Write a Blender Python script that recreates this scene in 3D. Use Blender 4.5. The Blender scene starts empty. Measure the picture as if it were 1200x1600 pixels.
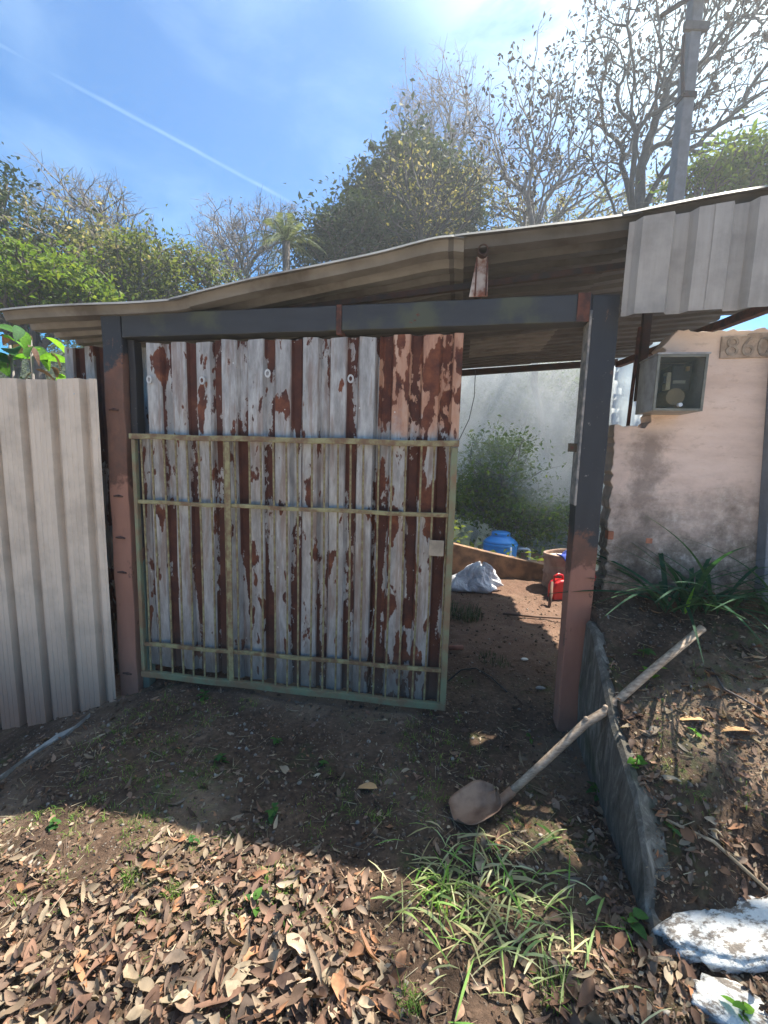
import bpy, bmesh, math, random
import numpy as np
from mathutils import Vector, Matrix, Euler
R = math.radians
random.seed(7); rng = np.random.default_rng(7)
sc = bpy.context.scene
COL = sc.collection

# ------------------------------------------------------------------ camera
EYE = Vector((0, 0, 1.55)); FPX = 698.0
zc = Vector((147, 5300, 698)).normalized()            # world up seen from the camera
fw = Vector((0, 0, -1)); yc = (fw - fw.dot(zc) * zc).normalized(); xc = yc.cross(zc)
ROT = Matrix((xc, yc, zc))                             # camera space -> world
cam = bpy.data.cameras.new('camera'); cam_o = bpy.data.objects.new('camera', cam); COL.objects.link(cam_o)
cam.sensor_fit = 'VERTICAL'; cam.sensor_height = 32; cam.lens = 32 * FPX / 1600
cam.clip_start = 0.05; cam.clip_end = 3000
cam_o.matrix_world = Matrix.Translation(EYE) @ ROT.to_4x4()
sc.camera = cam_o

# ------------------------------------------------------------------ light
SUNV = Vector((0.52, 0.27, 1.0)).normalized()
SUN_EL = math.asin(SUNV.z); SUN_AZ = math.atan2(SUNV.x, SUNV.y)
w = bpy.data.worlds.new('World'); sc.world = w; w.use_nodes = True
SKY_STRENGTH = 0.066
SUN_STRENGTH = 5.0
EXPOSURE = 1.75
sl = bpy.data.lights.new('sun', 'SUN'); sl.energy = SUN_STRENGTH; sl.angle = R(0.55); sl.color = (1, 0.93, 0.80)
so = bpy.data.objects.new('sun', sl); COL.objects.link(so); so.rotation_euler = (-SUNV).to_track_quat('-Z', 'Y').to_euler()
so.location = (4, 4, 20)
sc.view_settings.view_transform = 'Standard'; sc.view_settings.look = 'None'
sc.view_settings.exposure = EXPOSURE; sc.view_settings.gamma = 1.0; sc.view_settings.use_curve_mapping = False
sc.render.engine = 'CYCLES'
sc.cycles.use_denoising = True
sc.cycles.max_bounces = 6; sc.cycles.diffuse_bounces = 3; sc.cycles.glossy_bounces = 3
sc.cycles.transmission_bounces = 4; sc.cycles.volume_bounces = 1; sc.cycles.transparent_max_bounces = 8
sc.cycles.volume_step_rate = 2.5; sc.cycles.volume_max_steps = 64
sc.cycles.sample_clamp_indirect = 6

# ------------------------------------------------------------------ node helpers
class N:
    def __init__(s, nt): s.nt = nt
    def new(s, t, **kw):
        n = s.nt.nodes.new(t)
        for k, v in kw.items(): setattr(n, k, v)
        return n
    def put(s, sock, v):
        if isinstance(v, bpy.types.NodeSocket): s.nt.links.new(v, sock)
        elif v is not None:
            if hasattr(sock, 'default_value') and not isinstance(v, (int, float)) and len(v) == 3 and len(sock.default_value) == 4: v = (*v, 1)
            sock.default_value = v
    def coord(s, kind='Object'): return s.new('ShaderNodeTexCoord').outputs[kind]
    def scale(s, vec, sx, sy, sz, loc=(0, 0, 0)):
        m = s.new('ShaderNodeMapping'); s.put(m.inputs[0], vec); m.inputs['Scale'].default_value = (sx, sy, sz); m.inputs['Location'].default_value = loc
        return m.outputs[0]
    def noise(s, vec, sc_=5, det=3, rough=.55, dist=0, out=0):
        n = s.new('ShaderNodeTexNoise'); s.put(n.inputs['Vector'], vec); n.inputs['Scale'].default_value = sc_
        n.inputs['Detail'].default_value = det; n.inputs['Roughness'].default_value = rough; n.inputs['Distortion'].default_value = dist
        return n.outputs[out]
    def ramp(s, fac, stops, interp='LINEAR'):
        n = s.new('ShaderNodeValToRGB'); s.put(n.inputs[0], fac); n.color_ramp.interpolation = interp
        e = n.color_ramp.elements
        while len(e) < len(stops): e.new(.5)
        for el, (p, c) in zip(e, stops):
            el.position = p; el.color = (c, c, c, 1) if isinstance(c, (int, float)) else (*c, 1)
        return n.outputs[0]
    def mix(s, fac, a, b, mode='MIX'):
        n = s.new('ShaderNodeMix', data_type='RGBA', blend_type=mode)
        s.put(n.inputs[0], fac); s.put(n.inputs[6], a); s.put(n.inputs[7], b); return n.outputs[2]
    def m(s, op, a, b=None, c=None, clamp=False):
        n = s.new('ShaderNodeMath', operation=op, use_clamp=clamp); s.put(n.inputs[0], a)
        if b is not None: s.put(n.inputs[1], b)
        if c is not None: s.put(n.inputs[2], c)
        return n.outputs[0]
    def sep(s, v):
        n = s.new('ShaderNodeSeparateXYZ'); s.put(n.inputs[0], v); return n.outputs
    def bump(s, h, dist=.01, strength=1, normal=None):
        n = s.new('ShaderNodeBump'); s.put(n.inputs['Height'], h); n.inputs['Distance'].default_value = dist; n.inputs['Strength'].default_value = strength
        if normal: s.put(n.inputs['Normal'], normal)
        return n.outputs[0]
    def step(s, v, lo, hi):
        n = s.new('ShaderNodeMapRange', interpolation_type='SMOOTHSTEP'); s.put(n.inputs[0], v); n.inputs[1].default_value = lo; n.inputs[2].default_value = hi
        return n.outputs[0]
def MAT(name, color=None, rough=.8, metal=0, spec=None):
    m = bpy.data.materials.new(name); m.use_nodes = True; nt = m.node_tree
    b = nt.nodes['Principled BSDF']; n = N(nt)
    if color is not None: n.put(b.inputs['Base Color'], color)
    n.put(b.inputs['Roughness'], rough); n.put(b.inputs['Metallic'], metal)
    if spec is not None: b.inputs['Specular IOR Level'].default_value = spec
    return m, n, b
def simple(name, color, rough=.7, metal=0, var=.25, sc_=12, bump=.002, col2=None):
    m, n, b = MAT(name, None, rough, metal)
    c = n.coord(); f = n.noise(c, sc_, 4, .6)
    d = col2 or tuple(x * (1 - var) for x in color)
    n.put(b.inputs['Base Color'], n.mix(n.step(f, .35, .65), color, d))
    n.put(b.inputs['Normal'], n.bump(n.noise(c, sc_ * 5, 3), bump, .6))
    return m

# ------------------------------------------------------------------ world: sky, thin bright cloud round the sun, contrail
n = N(w.node_tree); bg = w.node_tree.nodes['Background']
sky = n.new('ShaderNodeTexSky', sky_type='NISHITA'); sky.sun_disc = False
sky.sun_elevation = SUN_EL; sky.sun_rotation = SUN_AZ; sky.altitude = 700; sky.air_density = 1.0; sky.dust_density = 0.7; sky.ozone_density = 3.0
def ray(px, py):
    return (ROT @ Vector((px - 600, 800 - py, -FPX))).normalized()
dirv = n.coord('Generated')
def dotn(vec):
    k = n.new('ShaderNodeVectorMath', operation='DOT_PRODUCT'); n.put(k.inputs[0], dirv); k.inputs[1].default_value = tuple(vec); return k.outputs['Value']
cir = n.noise(n.scale(dirv, 1, 1.6, 3), 2.6, 6, .6, .6)
near_sun = n.step(dotn(SUNV), .69, .95)
cloud = n.m('MULTIPLY', near_sun, n.step(cir, .22, .62))
wisp = n.m('MULTIPLY', n.step(n.noise(n.scale(dirv, 2.2, .8, 4, (3, 1, 0)), 1.7, 5, .55, .4), .42, .78), .10)
ca, cb = ray(0, 70), ray(495, 338); cn = ca.cross(cb).normalized(); cm = (ca + cb).normalized()
wob = n.m('MULTIPLY', n.m('SUBTRACT', n.noise(dirv, 7, 3), .5), .006)
dist_c = n.m('ABSOLUTE', n.m('ADD', dotn(cn), wob))
trail = n.m('SUBTRACT', 1, n.step(dist_c, .0003, .0042))
trail = n.m('MULTIPLY', trail, n.step(dotn(cm), .84, .88))
trail = n.m('MULTIPLY', trail, n.m('MULTIPLY', n.step(n.noise(dirv, 7, 3), .2, .7), .11))
fac = n.m('MAXIMUM', n.m('MAXIMUM', cloud, wisp), trail)
hs = n.new('ShaderNodeHueSaturation'); hs.inputs['Saturation'].default_value = 1.75; n.put(hs.inputs['Color'], sky.outputs[0])
col = n.mix(n.m('MINIMUM', fac, .92), hs.outputs[0], (9.5, 11.8, 11.8))
n.put(bg.inputs['Color'], col); bg.inputs['Strength'].default_value = SKY_STRENGTH

# ------------------------------------------------------------------ frames and helpers
PHI = R(-9.4758); ORG = Vector((1.0894, 2.375, 0))
UX = Vector((math.cos(PHI), math.sin(PHI), 0)); VX = Vector((-math.sin(PHI), math.cos(PHI), 0))
def F(u, v, z): return ORG + UX * u + VX * v + Vector((0, 0, z))
def at(px, py, y):
    r = ray(px, py); return EYE + r * (y / r.y)
def vn(x, y, s, seed=0):
    x = np.asarray(x, float) * s + seed * 17.3; y = np.asarray(y, float) * s - seed * 9.1
    xi = np.floor(x).astype(np.int64); yi = np.floor(y).astype(np.int64); fx = x - xi; fy = y - yi
    fx = fx * fx * (3 - 2 * fx); fy = fy * fy * (3 - 2 * fy)
    def h(a, b):
        k = (a * 374761393 + b * 668265263 + seed * 1442695) & 0xffffffff
        k = ((k ^ (k >> 13)) * 1274126177) & 0xffffffff
        return ((k ^ (k >> 16)) & 0xffff) / 65535.0
    return (h(xi, yi) * (1 - fx) + h(xi + 1, yi) * fx) * (1 - fy) + (h(xi, yi + 1) * (1 - fx) + h(xi + 1, yi + 1) * fx) * fy
def sst(x, a, b):
    t = np.clip((np.asarray(x, float) - a) / (b - a), 0, 1); return t * t * (3 - 2 * t)
def bank_edge(y): return 1.135 + (y - 2.336) * .193
def ground(x, y, rough=True):
    x = np.asarray(x, float); y = np.asarray(y, float)
    v = (x - ORG.x) * VX.x + (y - ORG.y) * VX.y
    z = -0.37 * np.maximum(0, -x - 1.35) * sst(y, .2, 2.2); z = np.maximum(z, -.75 - .05 * np.maximum(-x - 3, 0))
    bh = np.interp(y, [-40, .8, 1.2, 1.33, 1.5, 1.8, 2.17, 2.6, 4], [.0, 0, .03, .11, .29, .45, .655, .8, .85])
    bh = bh * 1.0 + .03 * sst(bh, .02, .2) + .10 * np.clip(x - 1.1, 0, 8) * sst(y, 1.2, 2.2)
    mask = sst(x, bank_edge(y) - .012, bank_edge(y) + .012) * (1 - sst(v, .2, .27))
    mask = np.where(y < 1.3, sst(x, .95 - .1 * (1.3 - y), 1.15) * (1 - sst(v, .2, .27)), mask)
    z = z + bh * mask
    z = z - .03 * sst(y, 3, 5.5)
    vd = np.interp(x, [-30, -8, -3, 1, 30], [1.0, 1.3, 2.2, 5, 5])
    z = z - vd * sst(y, 6.1, 12)
    z = z + np.interp(y, [0, 14, 20, 34, 60, 120, 400], [0, 0, 2.0, 11, 17, 22, 30]) * np.where(y > 0, 1, 0)
    z = z + sst(-y, 20, 300) * 6
    if rough:
        near = 1 - sst(np.hypot(x, y - 2), 8, 14)
        d = (vn(x, y, 2.3, 1) - .5) * .045 + (vn(x, y, 6.5, 2) - .5) * .022 + (vn(x, y, 17, 3) - .5) * .014 + (vn(x, y, 41, 4) - .5) * .008
        z = z + d * (1 + .8 * mask) * near + (1 - near) * (vn(x, y, .35, 5) - .5) * .8
    return z
def gz(x, y): return float(ground(np.array([x]), np.array([y]))[0])

def tag(o, label=None, cat=None, group=None, kind=None):
    if label: o['label'] = label
    if cat: o['category'] = cat
    if group: o['group'] = group
    if kind: o['kind'] = kind
    return o
def thing(name, label, cat, loc=(0, 0, 0), rz=0, group=None):
    o = bpy.data.objects.new(name, None); COL.objects.link(o); o.location = loc; o.rotation_euler = (0, 0, rz)
    o.empty_display_size = .1
    return tag(o, label, cat, group)
def link(name, me, parent=None, mat=None):
    o = bpy.data.objects.new(name, me); COL.objects.link(o)
    if mat is not None and not me.materials: me.materials.append(mat)
    if parent is not None: o.parent = parent
    return o
def np_mesh(name, V, Q, mat, parent=None, smooth=False):
    """V (n,3); Q (m,k) faces of equal size"""
    me = bpy.data.meshes.new(name); V = np.asarray(V, np.float32); Q = np.asarray(Q, np.int32); k = Q.shape[1]
    me.vertices.add(len(V)); me.vertices.foreach_set('co', V.ravel())
    me.loops.add(Q.size); me.loops.foreach_set('vertex_index', Q.ravel())
    me.polygons.add(len(Q)); me.polygons.foreach_set('loop_start', np.arange(0, Q.size, k, dtype=np.int32))
    if smooth: me.polygons.foreach_set('use_smooth', np.ones(len(Q), bool))
    me.update(calc_edges=True); me.validate()
    return link(name, me, parent, mat)
class MB:
    def __init__(s): s.V = []; s.Fc = []
    def box(s, a, b, skew=(0, 0)):
        i = len(s.V)
        for z, k in ((a[2], 0), (b[2], 1)):
            for x, y in ((a[0], a[1]), (b[0], a[1]), (b[0], b[1]), (a[0], b[1])): s.V.append((x + skew[0] * k, y + skew[1] * k, z))
        s.Fc += [tuple(i + q for q in f) for f in ((3, 2, 1, 0), (4, 5, 6, 7), (0, 1, 5, 4), (1, 2, 6, 5), (2, 3, 7, 6), (3, 0, 4, 7))]
        return s
    def tube(s, pts, rad, sides=8, caps=True):
        pts = [Vector(p) for p in pts]; n_ = len(pts)
        if not hasattr(rad, '__len__'): rad = [rad] * n_
        i0 = len(s.V); prev = None
        for k, p in enumerate(pts):
            d = (pts[min(k + 1, n_ - 1)] - pts[max(k - 1, 0)]).normalized()
            a = prev if prev is not None else (Vector((0, 0, 1)) if abs(d.z) < .9 else Vector((1, 0, 0)))
            a = (a - a.dot(d) * d).normalized(); b = d.cross(a); prev = a
            for q in range(sides):
                t = 2 * math.pi * q / sides + math.pi / sides
                s.V.append(tuple(p + (a * math.cos(t) + b * math.sin(t)) * rad[k]))
        for k in range(n_ - 1):
            for q in range(sides):
                r = (q + 1) % sides
                s.Fc.append((i0 + k * sides + q, i0 + k * sides + r, i0 + (k + 1) * sides + r, i0 + (k + 1) * sides + q))
        if caps:
            s.Fc.append(tuple(i0 + q for q in reversed(range(sides)))); s.Fc.append(tuple(i0 + (n_ - 1) * sides + q for q in range(sides)))
        return s
    def lathe(s, prof, c=(0, 0, 0), sides=28):
        i0 = len(s.V)
        for r, z in prof:
            for q in range(sides):
                t = 2 * math.pi * q / sides; s.V.append((c[0] + r * math.cos(t), c[1] + r * math.sin(t), c[2] + z))
        for k in range(len(prof) - 1):
            for q in range(sides):
                r = (q + 1) % sides
                s.Fc.append((i0 + k * sides + q, i0 + k * sides + r, i0 + (k + 1) * sides + r, i0 + (k + 1) * sides + q))
        s.Fc.append(tuple(i0 + q for q in reversed(range(sides)))); s.Fc.append(tuple(i0 + (len(prof) - 1) * sides + q for q in range(sides)))
        return s
    def prism(s, poly, y0, y1):
        """polygon of (x,z), anticlockwise seen from -y, extruded y0..y1"""
        i = len(s.V); k = len(poly)
        s.V += [(x, y0, z) for x, z in poly] + [(x, y1, z) for x, z in poly]
        s.Fc.append(tuple(range(i, i + k))); s.Fc.append(tuple(reversed(range(i + k, i + 2 * k))))
        for q in range(k):
            r = (q + 1) % k; s.Fc.append((i + r, i + q, i + k + q, i + k + r))
        return s
    def build(s, name, mat, parent=None, off=(0, 0, 0), smooth=False, bevel=0, fix=True):
        me = bpy.data.meshes.new(name)
        me.from_pydata([(x - off[0], y - off[1], z - off[2]) for x, y, z in s.V], [], s.Fc)
        if fix:
            bm = bmesh.new(); bm.from_mesh(me); bmesh.ops.recalc_face_normals(bm, faces=bm.faces); bm.to_mesh(me); bm.free()
        o = link(name, me, parent, mat)
        if smooth:
            for p in me.polygons: p.use_smooth = True
        if bevel:
            b = o.modifiers.new('bevel', 'BEVEL'); b.width = bevel; b.segments = 2; b.limit_method = 'ANGLE'; b.angle_limit = R(40)
        return o

# ------------------------------------------------------------------ materials
def rust_col(n, c, s=14):
    return n.ramp(n.noise(c, s, 5, .65), [(.28, (.035, .013, .010)), (.45, (.085, .024, .013)), (.62, (.155, .047, .021)), (.78, (.25, .095, .04))])
def m_soil():
    m, n, b = MAT('soil', None, .95, 0, .2)
    c = n.coord(); p = n.sep(c)
    a = n.ramp(n.noise(c, 1.6, 6, .65), [(.3, (.042, .026, .019)), (.5, (.082, .052, .036)), (.66, (.15, .098, .066)), (.8, (.22, .15, .10))])
    fine = n.ramp(n.noise(c, 38, 5, .7), [(.3, .42), (.55, 1.0), (.75, 1.55)])
    a = n.mix(1, a, fine, 'MULTIPLY')
    moss = n.m('MULTIPLY', n.step(n.noise(c, 1.9, 5, .6), .50, .66), n.step(n.noise(c, 26, 4), .42, .6))
    a = n.mix(n.m('MULTIPLY', moss, .75), a, (.05, .075, .022))
    dust = n.m('MULTIPLY', n.step(n.noise(n.scale(c, 1, 1, 1, (7, 3, 0)), 1.1, 4), .48, .66), .55)
    a = n.mix(dust, a, (.26, .185, .13))
    # red-brown packed earth inside the gate
    inside = n.m('MULTIPLY', n.step(p[1], 2.7, 3.6), .75)
    a = n.mix(inside, a, n.mix(n.noise(c, 7, 4), (.085, .045, .032), (.21, .125, .088)))
    # far ground greens over
    a = n.mix(n.step(p[1], 7, 9), a, n.mix(n.noise(c, .8, 5), (.02, .035, .012), (.06, .07, .03)))
    # unseen pale ground added behind the viewer to bounce warm light onto the gate
    bounce_ground = n.m('SUBTRACT', 1, n.step(n.m('ADD', p[1], n.m('MULTIPLY', n.noise(c, 2.5, 4), .3)), .55, .95))
    bounce_ground = n.m('MULTIPLY', bounce_ground, n.step(p[1], -9, -7.5))
    a = n.mix(bounce_ground, a, n.mix(n.noise(c, 6, 5), (.52, .42, .32), (.40, .32, .24)))
    peb = n.new('ShaderNodeTexVoronoi'); peb.inputs['Scale'].default_value = 60; n.put(peb.inputs['Vector'], c)
    pm = n.m('MULTIPLY', n.m('SUBTRACT', 1, n.step(peb.outputs['Distance'], .18, .34)), n.step(n.sep(peb.outputs['Color'])[0], .72, .8))
    a = n.mix(n.m('MULTIPLY', pm, .6), a, (.27, .235, .2))
    n.put(b.inputs['Base Color'], a)
    hgt = n.m('ADD', n.noise(c, 24, 6, .72), n.m('MULTIPLY', pm, .35))
    n.put(b.inputs['Normal'], n.bump(hgt, .022, .9, n.bump(n.noise(c, 95, 4, .7), .005, .9)))
    return m
SOIL = m_soil()
def m_leaf(name, cols, source='island', trans=.35, rough=.55, back=None):
    m, n, b = MAT(name, None, max(rough, .65), 0, .15)
    if source == 'island': r = n.new('ShaderNodeNewGeometry').outputs['Random Per Island']
    else: r = n.new('ShaderNodeObjectInfo').outputs['Random']
    k = len(cols); c = n.ramp(r, [((i + .5) / k, x) for i, x in enumerate(cols)])
    v = n.ramp(n.noise(n.coord(), 9 if source == 'island' else 30, 3), [(.25, .6), (.75, 1.35)])
    c = n.mix(1, c, v, 'MULTIPLY'); n.put(b.inputs['Base Color'], c)
    if trans:
        t = n.new('ShaderNodeBsdfTranslucent'); n.put(t.inputs['Color'], n.mix(1, c, (1.5, 1.45, .75), 'MULTIPLY'))
        x = n.new('ShaderNodeMixShader'); x.inputs[0].default_value = trans
        o = m.node_tree.nodes['Material Output']
        n.put(x.inputs[1], b.outputs[0]); n.put(x.inputs[2], t.outputs[0]); n.put(o.inputs['Surface'], x.outputs[0])
    return m
DRY = [(0.122, 0.072, 0.053), (0.246, 0.171, 0.123), (0.061, 0.038, 0.032), (0.24, 0.156, 0.108), (0.175, 0.099, 0.072), (0.32, 0.25, 0.173), (0.08, 0.053, 0.044), (0.214, 0.122, 0.085), (0.394, 0.319, 0.231), (0.12, 0.083, 0.067), (0.319, 0.16, 0.087), (0.046, 0.032, 0.028), (0.185, 0.136, 0.104), (0.228, 0.186, 0.132), (0.106, 0.061, 0.043), (0.073, 0.049, 0.04)]
LEAF_DRY_O = m_leaf('dry_leaf_single', DRY, 'object', .12, .7)
LEAF_DRY_I = m_leaf('dry_leaf_many', DRY, 'island', .12, .7)
GREEN_DARK = m_leaf('foliage_dark', [(.025, .04, .018), (.035, .055, .024), (.045, .07, .03), (.03, .045, .028)], trans=.22)
GREEN_MID = m_leaf('foliage_mid', [(.06, .09, .022), (.09, .12, .03), (.12, .135, .04), (.07, .10, .03)], trans=.5)
GREEN_BRIGHT = m_leaf('foliage_bright', [(.08, .14, .02), (.11, .17, .028), (.15, .19, .035), (.07, .12, .02)], trans=.45)
GREEN_OLIVE = m_leaf('foliage_olive', [(.10, .11, .035), (.15, .14, .05), (.19, .17, .08), (.08, .09, .03), (.26, .22, .14)], trans=.5)
GREEN_GREY = m_leaf('foliage_grey', [(.09, .11, .05), (.15, .15, .09), (.07, .09, .045), (.24, .21, .15)], trans=.5)
PALM_GREEN = m_leaf('palm_green', [(.07, .10, .05), (.12, .15, .08), (.18, .2, .12)], trans=.3)
POD = m_leaf('dry_pods', [(.05, .035, .035), (.09, .055, .045), (.035, .028, .03)], trans=.1)
BLOOM = m_leaf('purple_buds', [(.15, .11, .14), (.2, .15, .19), (.11, .09, .11)], trans=.3)
DRIED_FOL = m_leaf('withered_foliage', [(.2, .14, .09), (.28, .2, .13), (.13, .09, .06)], trans=.35)
GRASS_M = m_leaf('grass', [(.06, .14, .022), (.11, .22, .035), (.18, .27, .06), (.045, .10, .02), (.28, .27, .12)], trans=.4)
WEED_M = m_leaf('weed_leaf', [(.035, .10, .03), (.05, .13, .035), (.07, .16, .03)], 'object', .4, .45)
WEED_B = m_leaf('weed_leaf_bright', [(.10, .26, .03), (.16, .32, .04), (.07, .2, .03)], 'object', .5, .45)
BLADE_M = m_leaf('long_blade', [(.02, .06, .035), (.03, .085, .045), (.045, .10, .045)], 'object', .3, .4)
STRAW_M = m_leaf('straw', [(.35, .3, .19), (.28, .22, .14), (.22, .14, .09), (.4, .36, .26), (.14, .09, .07)], trans=.1)
BARK = simple('bark', (.12, .10, .09), .9, 0, .45, 6, .01)
BARK_PALE = simple('bark_pale', (.2, .18, .17), .9, 0, .4, 5, .01)
BARK_DARK = simple('bark_dark', (.05, .045, .05), .9, 0, .4, 6, .01)
STONE_M = m_leaf('pebbles', [(.14, .12, .10), (.22, .2, .17), (.3, .27, .24), (.1, .085, .075), (.18, .13, .1)], trans=0, rough=.9)

def m_gate(name, seed, salmon=False):
    m, n, b = MAT(name, None, .6)
    c = n.scale(n.coord(), 1, 1, 1, (seed * 3.1, 0, seed * 1.7)); p = n.sep(c); po = n.sep(n.coord())
    g = n.new('ShaderNodeAttribute'); g.attribute_name = 'groove'; groove = g.outputs['Fac']
    st = n.noise(n.scale(c, 1, 0, .05), 26, 3, .6)
    zinc = n.ramp(n.noise(n.scale(c, 1, 1, .25), 30, 5, .65), [(.28, (.21, .198, .188)), (.5, (.35, .335, .318)), (.74, (.52, .505, .485))])
    zinc = n.mix(n.m('MULTIPLY', n.step(n.noise(n.scale(c, 1, 1, .35), 7, 4), .45, .68), .45), zinc, (.17, .155, .145))
    stn = n.noise(n.scale(c, 1, 1, .09, (0, 0, 3)), 19, 4, .65)
    zinc = n.mix(n.m('MULTIPLY', n.step(stn, .50, .64), .5), zinc, (.17, .08, .045))
    # flaking: hard-edged patches, longer than wide
    f1 = n.noise(n.scale(c, 1, 1, .36), 14, 4, .5, .15)
    f2 = n.noise(n.scale(c, 1, 1, .5), 36, 4, .65)
    f3 = n.noise(n.scale(c, 1, 1, .9), 2.8, 3)
    pat = n.m('ADD', n.m('ADD', n.m('MULTIPLY', f1, .70), n.m('MULTIPLY', f2, .12)), n.m('MULTIPLY', f3, .42))
    th = .70 if not salmon else .625
    flat = n.step(pat, th, th + .022)
    halo = n.m('SUBTRACT', n.step(pat, th - .035, th - .005), flat, clamp=True)
    stripe = n.m('MULTIPLY', n.step(groove, .3, .45), n.step(n.m('ADD', n.m('MULTIPLY', n.noise(n.scale(c, 1, 0, .12), 7.5, 2), .85), n.m('MULTIPLY', f2, .22)), .51, .525))
    rust = n.m('MAXIMUM', flat, stripe, clamp=True)
    rc = n.mix(n.m('MULTIPLY', stripe, .6), rust_col(n, c, 9), (.055, .018, .013))
    col = n.mix(n.m('MULTIPLY', halo, .22), zinc, (.42, .38, .33))
    if salmon:
        top = n.step(n.m('ADD', po[2], n.m('MULTIPLY', n.noise(c, 6, 4), .7)), 1.85, 2.05)
        sal = n.ramp(n.noise(n.scale(c, 1, 1, .3), 8, 5, .7), [(.3, (.16, .05, .028)), (.5, (.42, .20, .11)), (.72, (.52, .36, .26))])
        col = n.mix(n.m('MULTIPLY', top, .9), col, sal)
    col = n.mix(rust, col, rc)
    # rain-splash grime on the foot of the sheet
    grime = n.m('SUBTRACT', 1, n.step(n.m('ADD', po[2], n.m('MULTIPLY', f2, .25)), .12, .5))
    col = n.mix(n.m('MULTIPLY', grime, .6), col, (.10, .085, .07))
    holes = n.new('ShaderNodeTexVoronoi'); holes.inputs['Scale'].default_value = 22; n.put(holes.inputs['Vector'], n.scale(c, 1, 0, 1))
    spot = n.m('MULTIPLY', n.m('SUBTRACT', 1, n.step(holes.outputs['Distance'], .08, .11)), n.step(n.sep(holes.outputs['Color'])[0], .90, .92))
    col = n.mix(n.m('MULTIPLY', spot, .8), col, (.62, .6, .56))
    n.put(b.inputs['Base Color'], col)
    n.put(b.inputs['Metallic'], n.m('MULTIPLY', n.m('SUBTRACT', 1, rust), .12))
    n.put(b.inputs['Roughness'], n.m('ADD', n.m('MULTIPLY', rust, .35), .48))
    n.put(b.inputs['Normal'], n.bump(n.m('ADD', n.m('MULTIPLY', rust, -.5), n.m('MULTIPLY', st, .4)), .0015, .8, n.bump(n.noise(c, 3.5, 3), .02, .4)))
    return m
def m_sheet(name, c1, c2, grime=None, rough=.55, metal=.3, along='x', gz0=0, gz1=.5, dark=None):
    m, n, b = MAT(name, None, rough, metal)
    c = n.coord(); p = n.sep(c)
    s = (1, 1, .08) if along == 'z' else (.08, 1, 1)
    f = n.noise(n.scale(c, *s), 30, 4, .6); f2 = n.noise(c, 4, 5, .62)
    col = n.mix(f, c1, c2); col = n.mix(n.m('MULTIPLY', n.step(f2, .4, .7), .5), col, tuple(x * .55 for x in c1))
    if dark:
        col = n.mix(n.step(n.noise(n.scale(c, 1, 1, 1, (3, 5, 1)), 1.8, 5, .65), .5, .7), col, dark)
    if grime:
        g = n.m('SUBTRACT', 1, n.step(n.m('ADD', p[2], n.m('MULTIPLY', f2, .5)), gz0, gz1)); col = n.mix(n.m('MULTIPLY', g, .8), col, grime)
    n.put(b.inputs['Base Color'], col)
    n.put(b.inputs['Normal'], n.bump(f, .0012, .7, n.bump(n.noise(c, 60, 3), .0015, .5)))
    return m
def m_post(name, zlow, zhigh, mid_rust=True, primer=(.36, .165, .115), paint=(.013, .015, .019)):
    m, n, b = MAT(name, None, .6)
    c = n.coord(); p = n.sep(c); nz = n.noise(c, 7, 5, .65); z = n.m('ADD', p[2], n.m('MULTIPLY', n.m('SUBTRACT', nz, .5), .55))
    prim = n.mix(n.noise(n.scale(c, 1, 1, .3), 14, 4), primer, tuple(x * .62 for x in primer))
    chips = n.step(n.noise(c, 42, 5, .7), .66, .70)
    pt = n.mix(n.noise(n.scale(c, 1, 1, .2), 18, 4), paint, tuple(x * 2.0 for x in paint)); pt = n.mix(n.m('MULTIPLY', chips, .7), pt, (.28, .26, .24))
    r = n.mix(.55, rust_col(n, c, 11), n.mix(n.noise(n.scale(c, 1, 1, .3), 9, 5), (.07, .04, .03), (.24, .15, .11)))
    a = n.step(z, zlow - .03, zlow + .03); bb = n.step(z, zhigh - .03, zhigh + .03)
    col = n.mix(a, prim, r); col = n.mix(bb, col, pt)
    rp = n.step(n.noise(n.scale(c, 1, 1, .5, (4, 1, 2)), 12, 5, .7), .64, .67); col = n.mix(n.m('MULTIPLY', rp, .8), col, r)
    foot = n.m('SUBTRACT', 1, n.step(z, .0, .3)); col = n.mix(n.m('MULTIPLY', foot, .35), col, (.07, .045, .035))
    n.put(b.inputs['Base Color'], col); n.put(b.inputs['Roughness'], n.m('SUBTRACT', .85, n.m('MULTIPLY', bb, .2)))
    n.put(b.inputs['Normal'], n.bump(n.m('ADD', n.m('MULTIPLY', nz, .4), chips), .0025, .7))
    return m
def m_beam():
    m, n, b = MAT('beam_paint', None, .7)
    c = n.coord(); s = n.noise(n.scale(c, .25, 1, 1), 16, 4)
    col = n.mix(s, (.020, .023, .028), (.045, .05, .058))
    col = n.mix(n.m('MULTIPLY', n.step(n.noise(c, 3.3, 5), .52, .66), .55), col, (.085, .095, .05))
    col = n.mix(n.step(n.noise(n.scale(c, .7, 1, 1, (2, 2, 7)), 9, 5, .7), .67, .70), col, rust_col(n, c, 20))
    n.put(b.inputs['Base Color'], col); n.put(b.inputs['Normal'], n.bump(s, .003, .5))
    return m
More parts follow.
